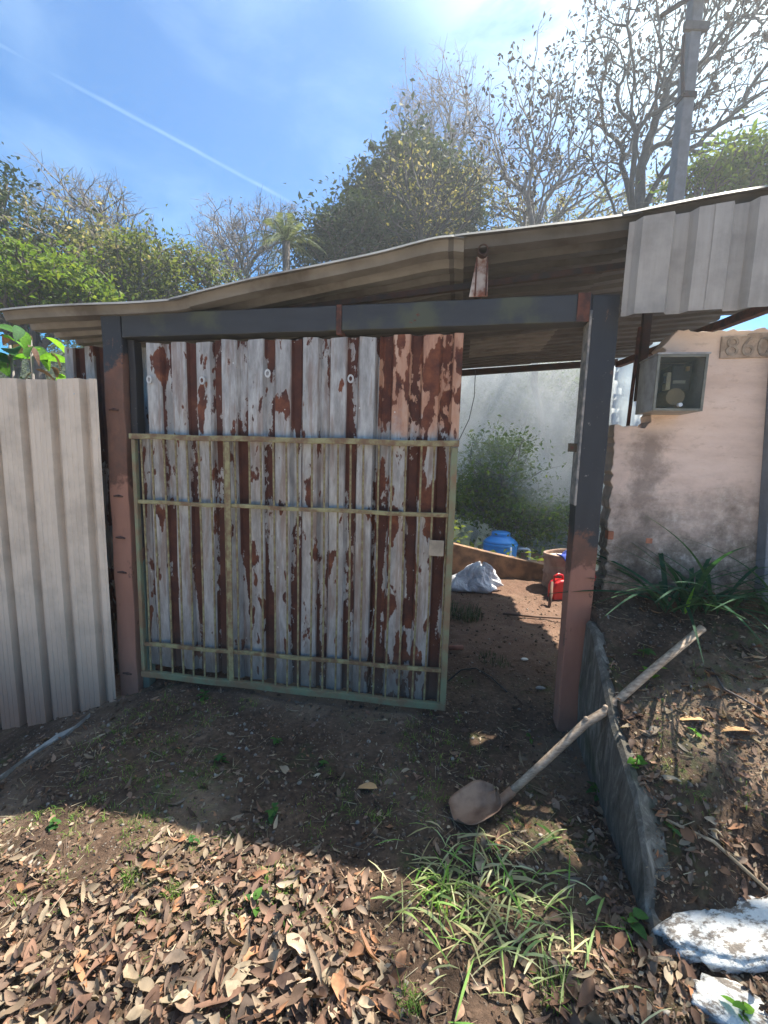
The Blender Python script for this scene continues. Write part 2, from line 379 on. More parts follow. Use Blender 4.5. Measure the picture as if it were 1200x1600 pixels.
def m_plaster():
    m, n, b = MAT('plaster', None, .92, 0, .25)
    c = n.coord(); p = n.sep(c); hz = n.scale(c, .35, 1, 1)
    nz = n.noise(c, 5, 6, .66); fn = n.noise(hz, 40, 5, .7)
    col = n.ramp(n.noise(hz, 9, 5, .62), [(.3, (.57, .43, .36)), (.52, (.68, .53, .45)), (.72, (.74, .60, .52))])
    col = n.mix(n.m('MULTIPLY', n.step(fn, .56, .68), .4), col, (.42, .30, .235))
    z = n.m('ADD', p[2], n.m('MULTIPLY', n.m('SUBTRACT', nz, .5), .9))
    low = n.m('SUBTRACT', 1, n.step(z, .48, 1.04))                       # mildew along the foot
    mild = n.ramp(n.noise(c, 13, 6, .75), [(.36, (.05, .043, .036)), (.52, (.16, .14, .115)), (.68, (.40, .37, .33))])
    col = n.mix(n.m('MULTIPLY', low, .93), col, mild)
    # black run-off below the broken notch
    dx = n.m('ABSOLUTE', n.m('ADD', p[0], .27)); runm = n.m('MULTIPLY', n.m('SUBTRACT', 1, n.step(n.m('ADD', dx, n.m('MULTIPLY', n.m('SUBTRACT', n.noise(n.scale(c, 1, 1, 1), 7, 5, .7), .5), .42)), .0, .16)), n.m('SUBTRACT', 1, n.step(p[2], 1.16, 1.25)))
    col = n.mix(n.m('MULTIPLY', runm, .62), col, (.085, .07, .06))
    n.put(b.inputs['Base Color'], col)
    n.put(b.inputs['Normal'], n.bump(n.m('ADD', fn, n.m('MULTIPLY', nz, 1.2)), .009, .8))
    return m
GATE_M = [m_gate('rusted_gate_sheet_%s' % k, i) for i, k in enumerate('abc')] + [m_gate('rusted_gate_sheet_d', 3.4, True)]
RUST_SHEET = m_gate('rusted_sheet_dark', 7)
FENCE_M = m_sheet('dusty_fence_sheet', (.55, .45, .355), (.68, .565, .45), (.27, .145, .09), along='z', gz0=.1, gz1=1.15, rough=.6, metal=.1)
ROOF_M = m_sheet('roof_sheet', (.05, .05, .053), (.105, .105, .11), rough=.6, metal=.15, dark=(.035, .028, .026))
ROOF_LIGHT = m_sheet('roof_sheet_pale', (.13, .128, .125), (.21, .205, .20), rough=.6, metal=.15, dark=(.07, .062, .056))
FASCIA_M = m_sheet('galvanised_fascia', (.24, .225, .205), (.42, .395, .365), along='z', rough=.7, metal=.05, dark=(.20, .195, .185))
RPOST_M = m_post('right_post_paint', 1.07, 1.24)
LPOST_M = m_post('left_post_paint', 1.52, 2.32, primer=(.36, .175, .12))
BEAM_M = m_beam(); PLASTER = m_plaster()
OLIVE_M = simple('olive_painted_angle', (.27, .25, .125), .6, .1, .3, 16, .002, (.15, .085, .045))
GREENP_M = simple('green_painted_angle', (.17, .19, .11), .65, .05, .3, 9, .002, (.19, .12, .065))
RUSTY = simple('rusty_steel', (.12, .045, .03), .85, .1, .5, 18, .003, (.05, .025, .022))
DARKSTEEL = simple('dark_steel', (.03, .028, .03), .7, .2, .4, 14, .002, (.06, .03, .025))
WOOD_M = None

# ------------------------------------------------------------------ ground (one sheet to the horizon)
def axis(lo, hi, step, far, k=1.28):
    a = list(np.arange(lo, hi + 1e-6, step)); s = step; b = a[-1]
    while b < far: s *= k; s = min(s, 60); b += s; a.append(b)
    s = step; b = a[0]
    while b > -far: s *= k; s = min(s, 60); b -= s; a.insert(0, b)
    return np.array(a)
gx = axis(-3.0, 3.0, .024, 900); gy = axis(.5, 6.4, .026, 900)
X, Y = np.meshgrid(gx, gy); Zg = ground(X, Y)
nx, ny = len(gx), len(gy); idx = np.arange(nx * ny).reshape(ny, nx)
Qg = np.stack([idx[:-1, :-1], idx[:-1, 1:], idx[1:, 1:], idx[1:, :-1]], -1).reshape(-1, 4)
GROUND = np_mesh('ground', np.stack([X, Y, Zg], -1).reshape(-1, 3), Qg, SOIL, smooth=True)
tag(GROUND, kind='structure')

# ------------------------------------------------------------------ corrugated sheets
def profile(s0, s1, pitch, depth, ridge, slope, phase=0, micro=False):
    """trapezoid profile: points (s, d, groove) with d=0 on the ridge and d=depth in the valley"""
    pts = []; k = math.floor((s0 - phase) / pitch) - 1
    val = pitch - ridge - 2 * slope
    brk = []
    while phase + k * pitch < s1 + pitch:
        b = phase + k * pitch
        r = [(b, 0, 0)]
        if micro:
            for q in (.25, .5, .75): r += [(b + ridge * q - .006, 0, 0), (b + ridge * q, .0035, 0), (b + ridge * q + .006, 0, 0)]
        r += [(b + ridge, 0, 0), (b + ridge + slope, 1, 1), (b + ridge + slope + val, 1, 1), (b + pitch, 0, 0)]
        brk += r[:-1]; k += 1
    xs = np.array([q[0] for q in brk]); ds = np.array([q[1] * depth if q[1] in (0, 1) else q[1] for q in brk]); gs = np.array([q[2] for q in brk])
    o = np.argsort(xs); xs, ds, gs = xs[o], ds[o], gs[o]
    ins = [s0] + [x for x in xs if s0 + 1e-4 < x < s1 - 1e-4] + [s1]
    return [(s, float(np.interp(s, xs, ds)), float(np.interp(s, xs, gs))) for s in ins]
def sheet(name, prof, t0, t1, nt, fn, mat, parent, thick=.0016):
    """prof along one axis, t along the ribs; fn(s, d, t) -> local xyz"""
    V = []; G = []; k = len(prof)
    for j in range(nt + 1):
        t = t0 + (t1 - t0) * j / nt
        for s, d, g in prof: V.append(fn(s, d, t)); G.append(g)
    Fc = [(j * k + i, j * k + i + 1, (j + 1) * k + i + 1, (j + 1) * k + i) for j in range(nt) for i in range(k - 1)]
    me = bpy.data.meshes.new(name); me.from_pydata(V, [], Fc)
    a = me.attributes.new('groove', 'FLOAT', 'POINT'); a.data.foreach_set('value', G)
    o = link(name, me, parent, mat)
    sm = o.modifiers.new('thickness', 'SOLIDIFY'); sm.thickness = thick; sm.offset = 0
    return o

# gate ------------------------------------------------------------
gb = (-.70, 0, .07)
gate = thing('sheet_metal_gate', 'rust-patched corrugated metal gate with olive bars closing the left side of the opening', 'gate', F(*gb), PHI)
def gsheet(u0, u1, z0, z1, v, mat, phase, tilt=0, warp=.004):
    pr = profile(u0, u1, .166, .030, .086, .017, phase)
    def fn(s, d, t):
        return (s - gb[0] + tilt * (t - 1), v + d + warp * math.sin(s * 9 + t * 2.3) + warp * math.sin(t * 5 + s * 2), t - gb[2] + .004 * math.sin(s * 23))
    return sheet('panel', pr, z0, z1, 22, fn, mat, gate)
gsheet(-2.60, -2.13, .10, 2.175, .016, GATE_M[0], -2.60)
gsheet(-2.16, -1.62, .085, 2.185, .012, GATE_M[1], -2.60)
gsheet(-1.66, -1.125, .08, 2.19, .016, GATE_M[2], -2.60, .002)
gsheet(-1.155, -.70, .075, 2.197, .011, GATE_M[3], -2.57)
gsheet(-2.665, -2.57, .10, 1.60, .022, RUST_SHEET, -2.70)
def bar(nm, u0, z0, u1, z1, hh, v0, v1, mat, par, o):
    b = MB(); i = 0
    k = 12
    for j in range(k + 1):
        t = j / k; u = u0 + (u1 - u0) * t; z = z0 + (z1 - z0) * t + .003 * math.sin(j * 1.7)
        for (vv, zz) in ((v0, z - hh / 2), (v1, z - hh / 2), (v1, z + hh / 2), (v0, z + hh / 2)): b.V.append((u, vv, zz))
    for j in range(k):
        for q in range(4):
            r = (q + 1) % 4; b.Fc.append((j * 4 + q, j * 4 + r, j * 4 + 4 + r, j * 4 + 4 + q))
    b.Fc += [(0, 1, 2, 3), (k * 4 + 3, k * 4 + 2, k * 4 + 1, k * 4)]
    return b.build(nm, mat, par, o, bevel=.002)
bar('rail', -2.70, 1.611, -.695, 1.610, .032, -.045, -.012, OLIVE_M, gate, gb)
bar('rail', -2.675, 1.206, -.735, 1.214, .024, -.034, -.016, OLIVE_M, gate, gb)
bar('rail', -2.665, .268, -.735, .298, .024, -.034, -.016, OLIVE_M, gate, gb)
bar('rail', -2.69, .062, -.70, .078, .038, -.045, -.012, GREENP_M, gate, gb)
MB().box((-.735, -.043, .10), (-.70, -.008, 1.59)).build('stile', GREENP_M, gate, gb, bevel=.003)
MB().box((-2.69, -.040, .085), (-2.665, -.010, 1.592)).build('stile', GREENP_M, gate, gb, bevel=.003)
MB().box((-2.068, -.043, .085), (-2.035, -.034, 1.592)).build('centre_stile', OLIVE_M, gate, gb, bevel=.003)
rod = MB().tube([(0, 0, .085), (.003, 0, .7), (-.002, 0, 1.593)], .0062, 6).build('rod', OLIVE_M, gate, (0, 0, .07))
rod.location = (-2.63 - gb[0], -.026 + .0, 0)
for k in range(1, 25):
    u = -2.63 + k * .0785 + random.uniform(-.006, .006)
    if abs(u + 2.05) < .02: continue
    r2 = rod.copy(); COL.objects.link(r2); r2.location = (u - gb[0], -.0255, 0); r2.rotation_euler = (0, random.uniform(-.004, .004), 0)
rod2 = None
# lock plate, washers where bolts once were
MB().box((-.835, -.050, .985), (-.752, -.0455, 1.075)).build('lock_plate', simple('pale_plate', (.33, .27, .2), .7, 0, .3, 20), gate, gb, bevel=.002)
ws = MB()
wsm = simple('pale_washer', (.55, .54, .52), .5, .2)
for i_, (u, z) in enumerate([(-2.575, 1.955), (-2.225, 1.95), (-1.81, 1.99), (-1.315, 1.96)]):
    q = MB(); q.V = []; 
    for kk in range(20):
        t = 2 * math.pi * kk / 20
        q.V += [(u + math.cos(t) * .009, -.006, z + math.sin(t) * .013), (u + math.cos(t) * .018, -.006, z + math.sin(t) * .024), (u + math.cos(t) * .018, -.0005, z + math.sin(t) * .024)]
    q.Fc = [(3 * a, 3 * ((a + 1) % 20), 3 * ((a + 1) % 20) + 1, 3 * a + 1) for a in range(20)] + [(3 * a + 1, 3 * ((a + 1) % 20) + 1, 3 * ((a + 1) % 20) + 2, 3 * a + 2) for a in range(20)]
    q.build('washer', wsm, gate, gb)

# posts and beam ------------------------------------------------------------
def post(name, label, u0, u1, v0, v1, z0, z1, mat, bev=.006, cat='post'):
    b0 = ((u0 + u1) / 2, (v0 + v1) / 2, z0)
    t = thing(name, label, cat, F(*b0), PHI)
    b = MB(); n_ = 14
    for j in range(n_ + 1):
        z = z0 + (z1 - z0) * j / n_; e = .0022 * math.sin(j * 2.1)
        for x, y in ((u0, v0), (u1, v0), (u1, v1), (u0, v1)): b.V.append((x + e, y + e, z))
    for j in range(n_):
        for q in range(4):
            r = (q + 1) % 4; b.Fc.append((j * 4 + q, j * 4 + r, j * 4 + 4 + r, j * 4 + 4 + q))
    b.Fc += [(0, 1, 2, 3), (n_ * 4 + 3, n_ * 4 + 2, n_ * 4 + 1, n_ * 4)]
    b.build('column', mat, t, b0, bevel=bev)
    return t, b0
lp, lb = post('gate_post', 'rusty left gate post, dark at the top and salmon primer below', -2.892, -2.757, .0, .13, -.22, 2.343, LPOST_M)
weld = simple('weld_bead', (.10, .05, .04), .9, .1, .5, 60, .004)
for z in (.03, .73, .96, 1.23, 1.77):
    MB().tube([(-2.86, -.003, z), (-2.825, -.006, z + .003), (-2.795, -.003, z - .002)], [.005, .009, .005], 6).build('weld_seam', weld, lp, lb)
rp, rb = post('gate_post', 'tall right gate post, slate blue above and salmon primer below a rust band', -.062, .068, .0, .13, -.12, 2.372, RPOST_M)
MB().box((-.072, -.004, 1.30), (-.060, .11, 2.30)).build('edge_lip', simple('flaked_grey', (.11, .115, .12), .7, 0, .4, 20, .003, (.3, .27, .24)), rp, rb, bevel=.003)
MB().box((-.118, .03, 1.585), (-.0735, .04, 1.63)).build('latch_plate', simple('latch_rust', (.09, .07, .045), .7, .2, .4, 30), rp, rb, bevel=.002)
MB().tube([(-.1, .024, 1.607), (-.1, .045, 1.607)], .009, 8).build('bolt', RUSTY, rp, rb)
post('hinge_post', 'narrow dark steel post with flaking green paint between left post and gate', -2.752, -2.705, .045, .115, -.16, 2.2,
     m_post('hinge_post_paint', .9, 1.0, primer=(.13, .19, .15), paint=(.016, .015, .016)), .004)
for q_ in (lp, rp): q_['group'] = 'gate posts'
bb0 = (-1.4, .06, 2.22)
beam = thing('lintel_beam', 'blue-grey steel beam spanning the gateway between the two posts', 'beam', F(*bb0), PHI)
def lint(u0, u1, za, zb, nm='beam_length'):
    b = MB(); k = 10
    for j in range(k + 1):
        t = j / k; u = u0 + (u1 - u0) * t; zz = za + (zb - za) * t
        for vv, q in ((.004, zz), (.12, zz), (.12, zz + .135), (.004, zz + .135)): b.V.append((u, vv, q + .0015 * math.sin(j * 2)))
    for j in range(k):
        for q in range(4):
            r = (q + 1) % 4; b.Fc.append((j * 4 + q, j * 4 + r, j * 4 + 4 + r, j * 4 + 4 + q))
    b.Fc += [(0, 1, 2, 3), (k * 4 + 3, k * 4 + 2, k * 4 + 1, k * 4)]
    return b.build(nm, BEAM_M, beam, bb0, bevel=.006)
lint(-2.755, -1.405, 2.205, 2.222); lint(-1.375, -.064, 2.222, 2.246)
MB().box((-1.405, .0, 2.20), (-1.375, .124, 2.362)).build('joint_plate', RUSTY, beam, bb0, bevel=.004)
MB().box((-.135, -.003, 2.243), (-.075, .002, 2.384)).build('rust_patch_plate', RUSTY, beam, bb0, bevel=.001)
# bracket and pipe purlin carrying the roof
kb = (-.63, .05, 2.386)
br = thing('roof_bracket', 'rusty white channel bracket standing on the beam under the roof edge', 'bracket', F(*kb), PHI)
brm = simple('bracket_flaking', (.55, .5, .46), .7, 0, .3, 14, .003, (.2, .07, .04))
b = MB(); b.V = [(-.682, .02, 2.387), (-.585, .02, 2.387), (-.592, .02, 2.585), (-.652, .02, 2.585), (-.682, .028, 2.387), (-.585, .028, 2.387), (-.592, .028, 2.585), (-.652, .028, 2.585)]
b.Fc = [(0, 1, 2, 3), (7, 6, 5, 4), (0, 4, 5, 1), (1, 5, 6, 2), (2, 6, 7, 3), (3, 7, 4, 0)]
b.build('web', brm, br, kb, bevel=.002)
MB().box((-.655, -.012, 2.39), (-.647, .0195, 2.57)).build('flange', RUSTY, br, kb); MB().box((-.600, -.012, 2.39), (-.592, .0195, 2.57)).build('flange', RUSTY, br, kb)
pu = thing('purlin_pipe', 'round dark pipe running back under the roof above the rusty bracket', 'pipe', F(-.622, .0, 2.60), PHI)
bm = MB()
for q in range(20):
    t = 2 * math.pi * q / 20
    for rr, y in ((.027, -.03), (.021, -.03), (.021, .25), (.027, .7)): bm.V.append((rr * math.cos(t), y, rr * math.sin(t)))
for q in range(20):
    r = (q + 1) % 20
    for a, c_ in ((0, 1), (1, 2), (0, 3)): bm.Fc.append((q * 4 + a, r * 4 + a, r * 4 + c_, q * 4 + c_))
bm.build('pipe', DARKSTEEL, pu, smooth=False)

# roof ------------------------------------------------------------
FU = [-3.55, -2.85, -2.35, -1.84, -1.475, -1.13, -.737, -.337, .055, .63, 1.3]
FZ = [2.336, 2.368, 2.379, 2.466, 2.518, 2.568, 2.628, 2.661, 2.681, 2.75, 2.81]
BU = [-3.55, -2.0, -.69, 0, .69, 1.5]; BZ = [2.36, 2.52, 2.655, 2.71, 2.75, 2.79]
VB = 3.6
def roof_z(u, v):
    t = (v + .08) / (VB + .08); zf = np.interp(u, FU, FZ); zb = np.interp(u, BU, BZ)
    return float(zf + (zb - zf) * t)
r0 = (-1.2, 1.7, 2.5)
roof = thing('corrugated_roof', 'low corrugated metal roof sagging over the gateway, lit along its front edge', 'roof', F(*r0), PHI)
cols_ = [(-3.55, -2.28, 0), (-2.36, -.70, .006), (-.80, .10, .012), (.02, 1.28, .02)]
rows_ = [(-.08, .93), (.86, 1.86), (1.79, 2.75), (2.68, 3.6)]
for ri, (v0, v1) in enumerate(rows_):
    for ci, (u0, u1, dz) in enumerate(cols_):
        uu0 = u0 + random.uniform(-.05, .05) * (ri > 0); uu1 = u1 + random.uniform(-.06, .06) * (ri > 0)
        if ri == 0 and ci == 1: uu1 = -.72
        if ci == 3: uu1 = (.76, 1.6, 1.5, 1.3)[ri]
        pr = profile(v0, v1, .176, .046, .07, .018, v0 - .03)
        lift = .018 if (ri == 0) else 0
        if ri == 0: pr = [(pr[0][0] - .014, pr[0][1] + .015, 0)] + pr
        def fn(s, d, t, dz=dz, ri=ri, ci=ci, u1=uu1, lift=lift):
            z = roof_z(t, s) + dz + .01 * ri - d + .006 * math.sin(t * 3.3 + ri) + .004 * math.sin(s * 7 + t * 5)
            if ri == 0 and ci == 1: z += .014 * math.exp(-((t - (-.86)) / .2) ** 2) - .016 * math.exp(-((t + .72) / .05) ** 2)
            if ri == 0: z += lift * math.exp(-((s + .08) / .12) ** 2)
            return (t - r0[0], s - r0[1], z - r0[2])
        sheet('roof_sheet', pr, uu0, uu1, 26, fn, ROOF_LIGHT if ci == 0 or (ri, ci) in ((0, 1), (2, 2)) else ROOF_M, roof, .002)
# purlins and shadow gap strip
def strut(name, label, a, b, size, mat, cat):
    t = thing(name, label, cat, F(*a), PHI)
    MB().tube([(0, 0, 0), (b[0] - a[0], b[1] - a[1], b[2] - a[2])], size, 4).build('bar', mat, t)
    return t
strut('edge_purlin', 'dark rust-red steel purlin under the right edge of the roof', (1.09, 3.3, 2.66), (1.42, 1.0, 2.64), .045, RUSTY, 'beam')
strut('back_purlin', 'dark steel purlin under the far edge of the roof', (-1.25, 3.55, 2.575), (1.15, 3.55, 2.735), .05, DARKSTEEL, 'beam')
strut('shadow_gap_strip', 'dark strip standing in for the shadow gap under the roof just behind the lintel', (-2.9, .22, 2.30), (.9, .22, 2.66), .022, DARKSTEEL, 'beam')  # dark bar added as the shade between roof and lintel
strut('roof_prop', 'short dark post holding the roof beside the meter box', (.345, .42, 1.9), (.345, .42, 2.66), .03, DARKSTEEL, 'post')
strut('thin_rod', 'thin rusty rod standing on the broken wall beneath the roof', (.245, .26, 1.70), (.285, .34, 2.3), .011, RUSTY, 'rod')
# fascia sheets at right
f0 = (.35, -.1, 2.25)
fas = thing('fascia_panel', 'grey galvanised corrugated panels hung upright below the right roof edge', 'panel', F(*f0), PHI)
for k, (u0, u1) in enumerate(((.052, .42), (.40, .80), (.78, 1.3))):
    pr = profile(u0, u1, .235, .042, .13, .022, .10 + k * .01)
    def fn(s, d, t, k=k):
        zt = float(np.interp(s, FU, FZ)) - .012; zb = 2.243 + (s - .06) * .03; return (s - f0[0], -.115 - .003 * k + d * .9 + .003 * math.sin(t * 4 + s * 6) - f0[1], zb + (zt - zb) * t - f0[2])
    sheet('panel', pr, 0, 1, 10, fn, FASCIA_M, fas)

# left fence ------------------------------------------------------------
lf0 = (-3.4, -.05, -.3)
lf = thing('sheet_fence', 'dusty beige trapezoidal metal fence panel left of the rusty post', 'fence', F(*lf0), PHI)
for k, (u0, u1) in enumerate(((-5.6, -4.48), (-4.52, -3.64), (-3.67, -2.888))):
    pr = profile(u0, u1, .222, .046, .150, .010, -3.165, micro=True)
    def fn(s, d, t, k=k):
        zt = 1.95 + .004 * math.sin(s * 12); zb = -.22 + min(0, (s + 2.9)) * .30 - .12; x_ = s + (1 - t) * .02
        return (x_ - lf0[0], -.055 - .002 * k + d + .006 * math.sin(t * 3 + s) - lf0[1], zb + (zt - zb) * t - lf0[2])
    sheet('panel', pr, 0, 1, 14, fn, FENCE_M, lf)
for (u, z) in ((-3.05, 1.86), (-3.37, 1.84), (-3.25, 1.62), (-3.02, .35)):
    MB().lathe([(.007, 0), (.007, .004), (.003, .008)], sides=8).build('screw', wsm, lf).matrix_local = Matrix.Translation((u - lf0[0], -.056 - lf0[1], z - lf0[2])) @ Matrix.Rotation(R(90), 4, 'X')
rs0 = (-3.0, .45, 0)
rsf = thing('rusted_sheet_wall', 'dark rusted sheet wall standing behind the left post under the roof', 'wall', F(*rs0), PHI)
for k, (u0, u1, zt) in enumerate(((-3.62, -2.95, 2.26), (-2.98, -2.2, 2.24))):
    pr = profile(u0, u1, .17, .035, .07, .02, -3.6)
    sheet('panel', pr, -.4, zt, 8, lambda s, d, t: (s - rs0[0], .45 + d - rs0[1], t + .006 * math.sin(s * 20) - rs0[2]), RUST_SHEET, rsf)

# right wall ------------------------------------------------------------
w0 = (.6, .22, .5)
wall = thing('plaster_wall', 'pink plastered wall with broken stepped corner and mildewed foot on the right', 'wall', F(*w0), PHI)
out = [(.02, .25), (1.6, .25), (1.6, 2.27), (.83, 2.238), (.62, 2.226), (.41, 2.235), (.368, 2.20), (.352, 2.15), (.36, 2.05), (.35, 1.93), (.342, 1.81), (.318, 1.765), (.287, 1.727), (.22, 1.738), (.145, 1.735), (.141, 1.613), (.152, 1.4), (.158, 1.147), (.166, 1.0), (.160, .887), (.14, .7), (.10, .5)]
fine = []
for i_ in range(len(out)):
    a, c_ = Vector(out[i_]), Vector(out[(i_ + 1) % len(out)]); k = max(1, int((c_ - a).length / .022))
    for q in range(k):
        pnt = a + (c_ - a) * q / k
        jit = .011 if pnt.x < 1.5 and pnt.y > .3 else 0
        fine.append((pnt.x + random.uniform(-jit, jit), pnt.y + random.uniform(-jit, jit) * .8))
bm = bmesh.new(); vs = [bm.verts.new((x - w0[0], .15 - w0[1], z - w0[2])) for x, z in fine]; f_ = bm.faces.new(vs)
r_ = bmesh.ops.extrude_face_region(bm, geom=[f_]); 
for v_ in [g for g in r_['geom'] if isinstance(g, bmesh.types.BMVert)]: v_.co.y += .15
bmesh.ops.recalc_face_normals(bm, faces=bm.faces)
me = bpy.data.meshes.new('plaster_body'); bm.to_mesh(me); bm.free()
wb = link('masonry', me, wall, PLASTER); bv = wb.modifiers.new('b', 'BEVEL'); bv.width = .010; bv.segments = 2; bv.limit_method = 'ANGLE'; bv.angle_limit = R(60)
brick = simple('exposed_brick', (.42, .17, .10), .9, 0, .3, 20)
MB().box((.158, .143, 1.10), (.19, .2, 1.15)).build('brick', brick, wall, w0, bevel=.006); MB().box((.36, .1475, 1.09), (.395, .2, 1.12)).build('brick', brick, wall, w0, bevel=.004)
pl = MB().prism([(.618, 2.085), (.85, 2.09), (.85, 2.215), (.74, 2.21), (.735, 2.2), (.615, 2.195)], .138, .152).build('number_plate', simple('number_cement', (.42, .33, .27), .95, 0, .3, 30, .006), wall, w0, bevel=.004)
tc = bpy.data.curves.new('number', 'FONT'); tc.body = '860'; tc.size = .135; tc.extrude = .005; tc.offset = -.0005; tc.space_character = 1.08
to = bpy.data.objects.new('tmp', tc); COL.objects.link(to); dg = bpy.context.evaluated_depsgraph_get(); dg.update()
tme = bpy.data.meshes.new_from_object(to.evaluated_get(dg)); bpy.data.objects.remove(to)
no = link('number', tme, wall, simple('number_dark', (.22, .18, .155), .95, 0, .3, 40, .003, (.36, .30, .25)))
no.matrix_local = Matrix.Translation((.634 - w0[0], .1375 - w0[1], 2.097 - w0[2])) @ Matrix.Rotation(R(90), 4, 'X')
gp0 = (.93, .1, .8)
gp = thing('grey_pipe_post', 'grey-blue upright post leaning against the right end of the pink wall', 'post', F(*gp0), PHI)
MB().tube([(.985, .11, .6), (.93, .11, 1.4), (.88, .11, 2.20)], .055, 4).build('column', simple('grey_blue_paint', (.16, .18, .21), .6), gp, gp0, bevel=.004)

# meter box ------------------------------------------------------------
mb0 = (.345, .04, 1.795)
mbx = thing('meter_box', 'grey metal electricity meter box with smoky glass door on the wall corner', 'meter box', F(*mb0), PHI)
box_m = simple('meter_box_paint', (.36, .35, .34), .5, .2, .2, 12, .002, (.24, .23, .22)); frame_m = simple('meter_frame', (.20, .195, .16), .5, .3, .3, 20)
U0, U1, Z0, Z1 = .238, .462, 1.795, 2.062
for nm, a, c_ in (('side_panel', (U0, -.072, Z0), (U0 + .005, .145, Z1)), ('side_panel', (U1 - .005, -.072, Z0), (U1, .145, Z1)), ('top_panel', (U0 - .004, -.084, Z1 + .001), (U1 + .008, .145, Z1 + .009)),
                  ('bottom_panel', (U0 + .0055, -.072, Z0), (U1 - .0055, .145, Z0 + .005)), ('back_panel', (U0 + .0055, .138, Z0 + .0055), (U1 - .0055, .144, Z1 - .002))):
    MB().box(a, c_).build(nm, box_m, mbx, mb0, bevel=.001)
dr = MB()
for a, c_ in (((U0, -.082, Z0), (U0 + .012, -.073, Z1)), ((U1 - .012, -.082, Z0), (U1, -.073, Z1)), ((U0 + .0125, -.082, Z0), (U1 - .0125, -.073, Z0 + .012)), ((U0 + .0125, -.082, Z1 - .012), (U1 - .0125, -.073, Z1))): dr.box(a, c_)
door = dr.build('door', frame_m, mbx, mb0, bevel=.001)
gm, gn, gbs = MAT('smoky_glass', (.075, .07, .04), .25); gbs.inputs['Alpha'].default_value = .22
def sub(o, nm, mat, par): x = o.build(nm, mat, par, mb0); return x
MB().box((U0 + .0125, -.0795, Z0 + .0125), (U1 - .0125, -.0765, Z1 - .0125)).build('glass', gm, door, mb0)
met = MB().box((.335, -.01, 1.90), (.43, .137, 2.03)).build('meter', simple('meter_black', (.03, .03, .028), .5), mbx, mb0, bevel=.01)
MB().box((.345, -.016, 1.935), (.40, -.0105, 1.95)).build('dial_window', simple('dial', (.3, .29, .22), .4), met, mb0)
MB().box((.30, -.045, 1.90), (.322, .0, 1.985)).build('breaker', simple('breaker_cream', (.42, .38, .24), .5), mbx, mb0, bevel=.004)
MB().box((.285, -.05, 1.93), (.299, -.02, 1.965)).build('breaker_switch', simple('black_plastic', (.01, .01, .01), .4), mbx, mb0, bevel=.002)
MB().tube([(.345, -.055, 1.865), (.345, .137, 1.865)], .042, 20).build('seal_disc', simple('disc_tan', (.25, .19, .10), .6), mbx, mb0)
MB().tube([(.352, -.083, 1.822), (.352, -.104, 1.822)], .0095, 10).build('lock', simple('lock_white', (.7, .7, .7), .3, .3), mbx, mb0)
MB().box((.395, -.03, 1.995), (.407, -.0105, 2.015)).build('warning_tag', simple('tag_ochre', (.35, .24, .1), .6), mbx, mb0)

# white sheet behind the wall ------------------------------------------------------------
wm, wn, wbs = MAT('white_plastic', (.72, .76, .78), .55)
cc = wn.coord(); wn.put(wbs.inputs['Base Color'], wn.mix(wn.noise(cc, 14, 4), (.6, .66, .70), (.8, .82, .83))); wn.put(wbs.inputs['Normal'], wn.bump(wn.noise(cc, 24, 4), .02, .6))
tl = wn.new('ShaderNodeBsdfTranslucent'); tl.inputs[0].default_value = (.75, .8, .82, 1); mx = wn.new('ShaderNodeMixShader'); mx.inputs[0].default_value = .55
wn.put(mx.inputs[1], wbs.outputs[0]); wn.put(mx.inputs[2], tl.outputs[0]); wn.put(wm.node_tree.nodes['Material Output'].inputs[0], mx.outputs[0])
ws0 = (1.2, 4.5, .4); V = []; nxs, nzs = 24, 30
for j in range(nzs + 1):
    for i_ in range(nxs + 1):
        u = 1.42 + 1.5 * i_ / nxs; z = .35 + 2.9 * j / nzs
        V.append((u - ws0[0], .03 * math.sin(u * 21 + .8 * math.sin(z * 3)) + .012 * math.sin(z * 17 + u * 5), z - ws0[2]))
Q = [(j * (nxs + 1) + i_, j * (nxs + 1) + i_ + 1, (j + 1) * (nxs + 1) + i_ + 1, (j + 1) * (nxs + 1) + i_) for j in range(nzs) for i_ in range(nxs)]
wsh = np_mesh('plastic_sheet', V, Q, wm, smooth=True); wsh.location = F(*ws0); wsh.rotation_euler = (0, 0, PHI)
wsh.modifiers.new('t', 'SOLIDIFY').thickness = .001
tag(wsh, 'pale white plastic sheet hanging behind the gap between right post and wall', 'plastic sheet')

# kerb board holding the bank ------------------------------------------------------------
def m_kerb():
    m, n, b = MAT('weathered_kerb', None, .95, 0, .2); c = n.coord()
    st = n.noise(n.scale(c, 1, 1, .3), 17, 5, .75, .6); g = n.noise(c, 5, 5)
    col = n.ramp(st, [(.3, (.04, .036, .030)), (.52, (.11, .10, .085)), (.7, (.24, .22, .19))]); col = n.mix(n.m('MULTIPLY', n.step(g, .5, .7), .7), col, (.05, .055, .028))
    n.put(b.inputs['Base Color'], col); n.put(b.inputs['Normal'], n.bump(n.m('ADD', n.m('MULTIPLY', st, .4), n.noise(c, 22, 6, .7)), .010, .8)); return m
KERB_M = m_kerb()
ks = [(2.30, .70), (2.17, .689), (2.05, .61), (1.93, .525), (1.805, .445), (1.65, .39), (1.504, .33), (1.42, .255), (1.358, .185), (1.31, .07), (1.24, .02), (1.16, -.01)]
k0 = Vector((1.03, 1.8, 0)); b = MB()
th_ = .10
fk = []
for i_ in range(len(ks) - 1):
    (ya, za), (yb, zb_) = ks[i_], ks[i_ + 1]; m_ = max(2, int((ya - yb) / .02))
    for q in range(m_): fk.append((ya + (yb - ya) * q / m_, za + (zb_ - za) * q / m_))
fk.append(ks[-1])
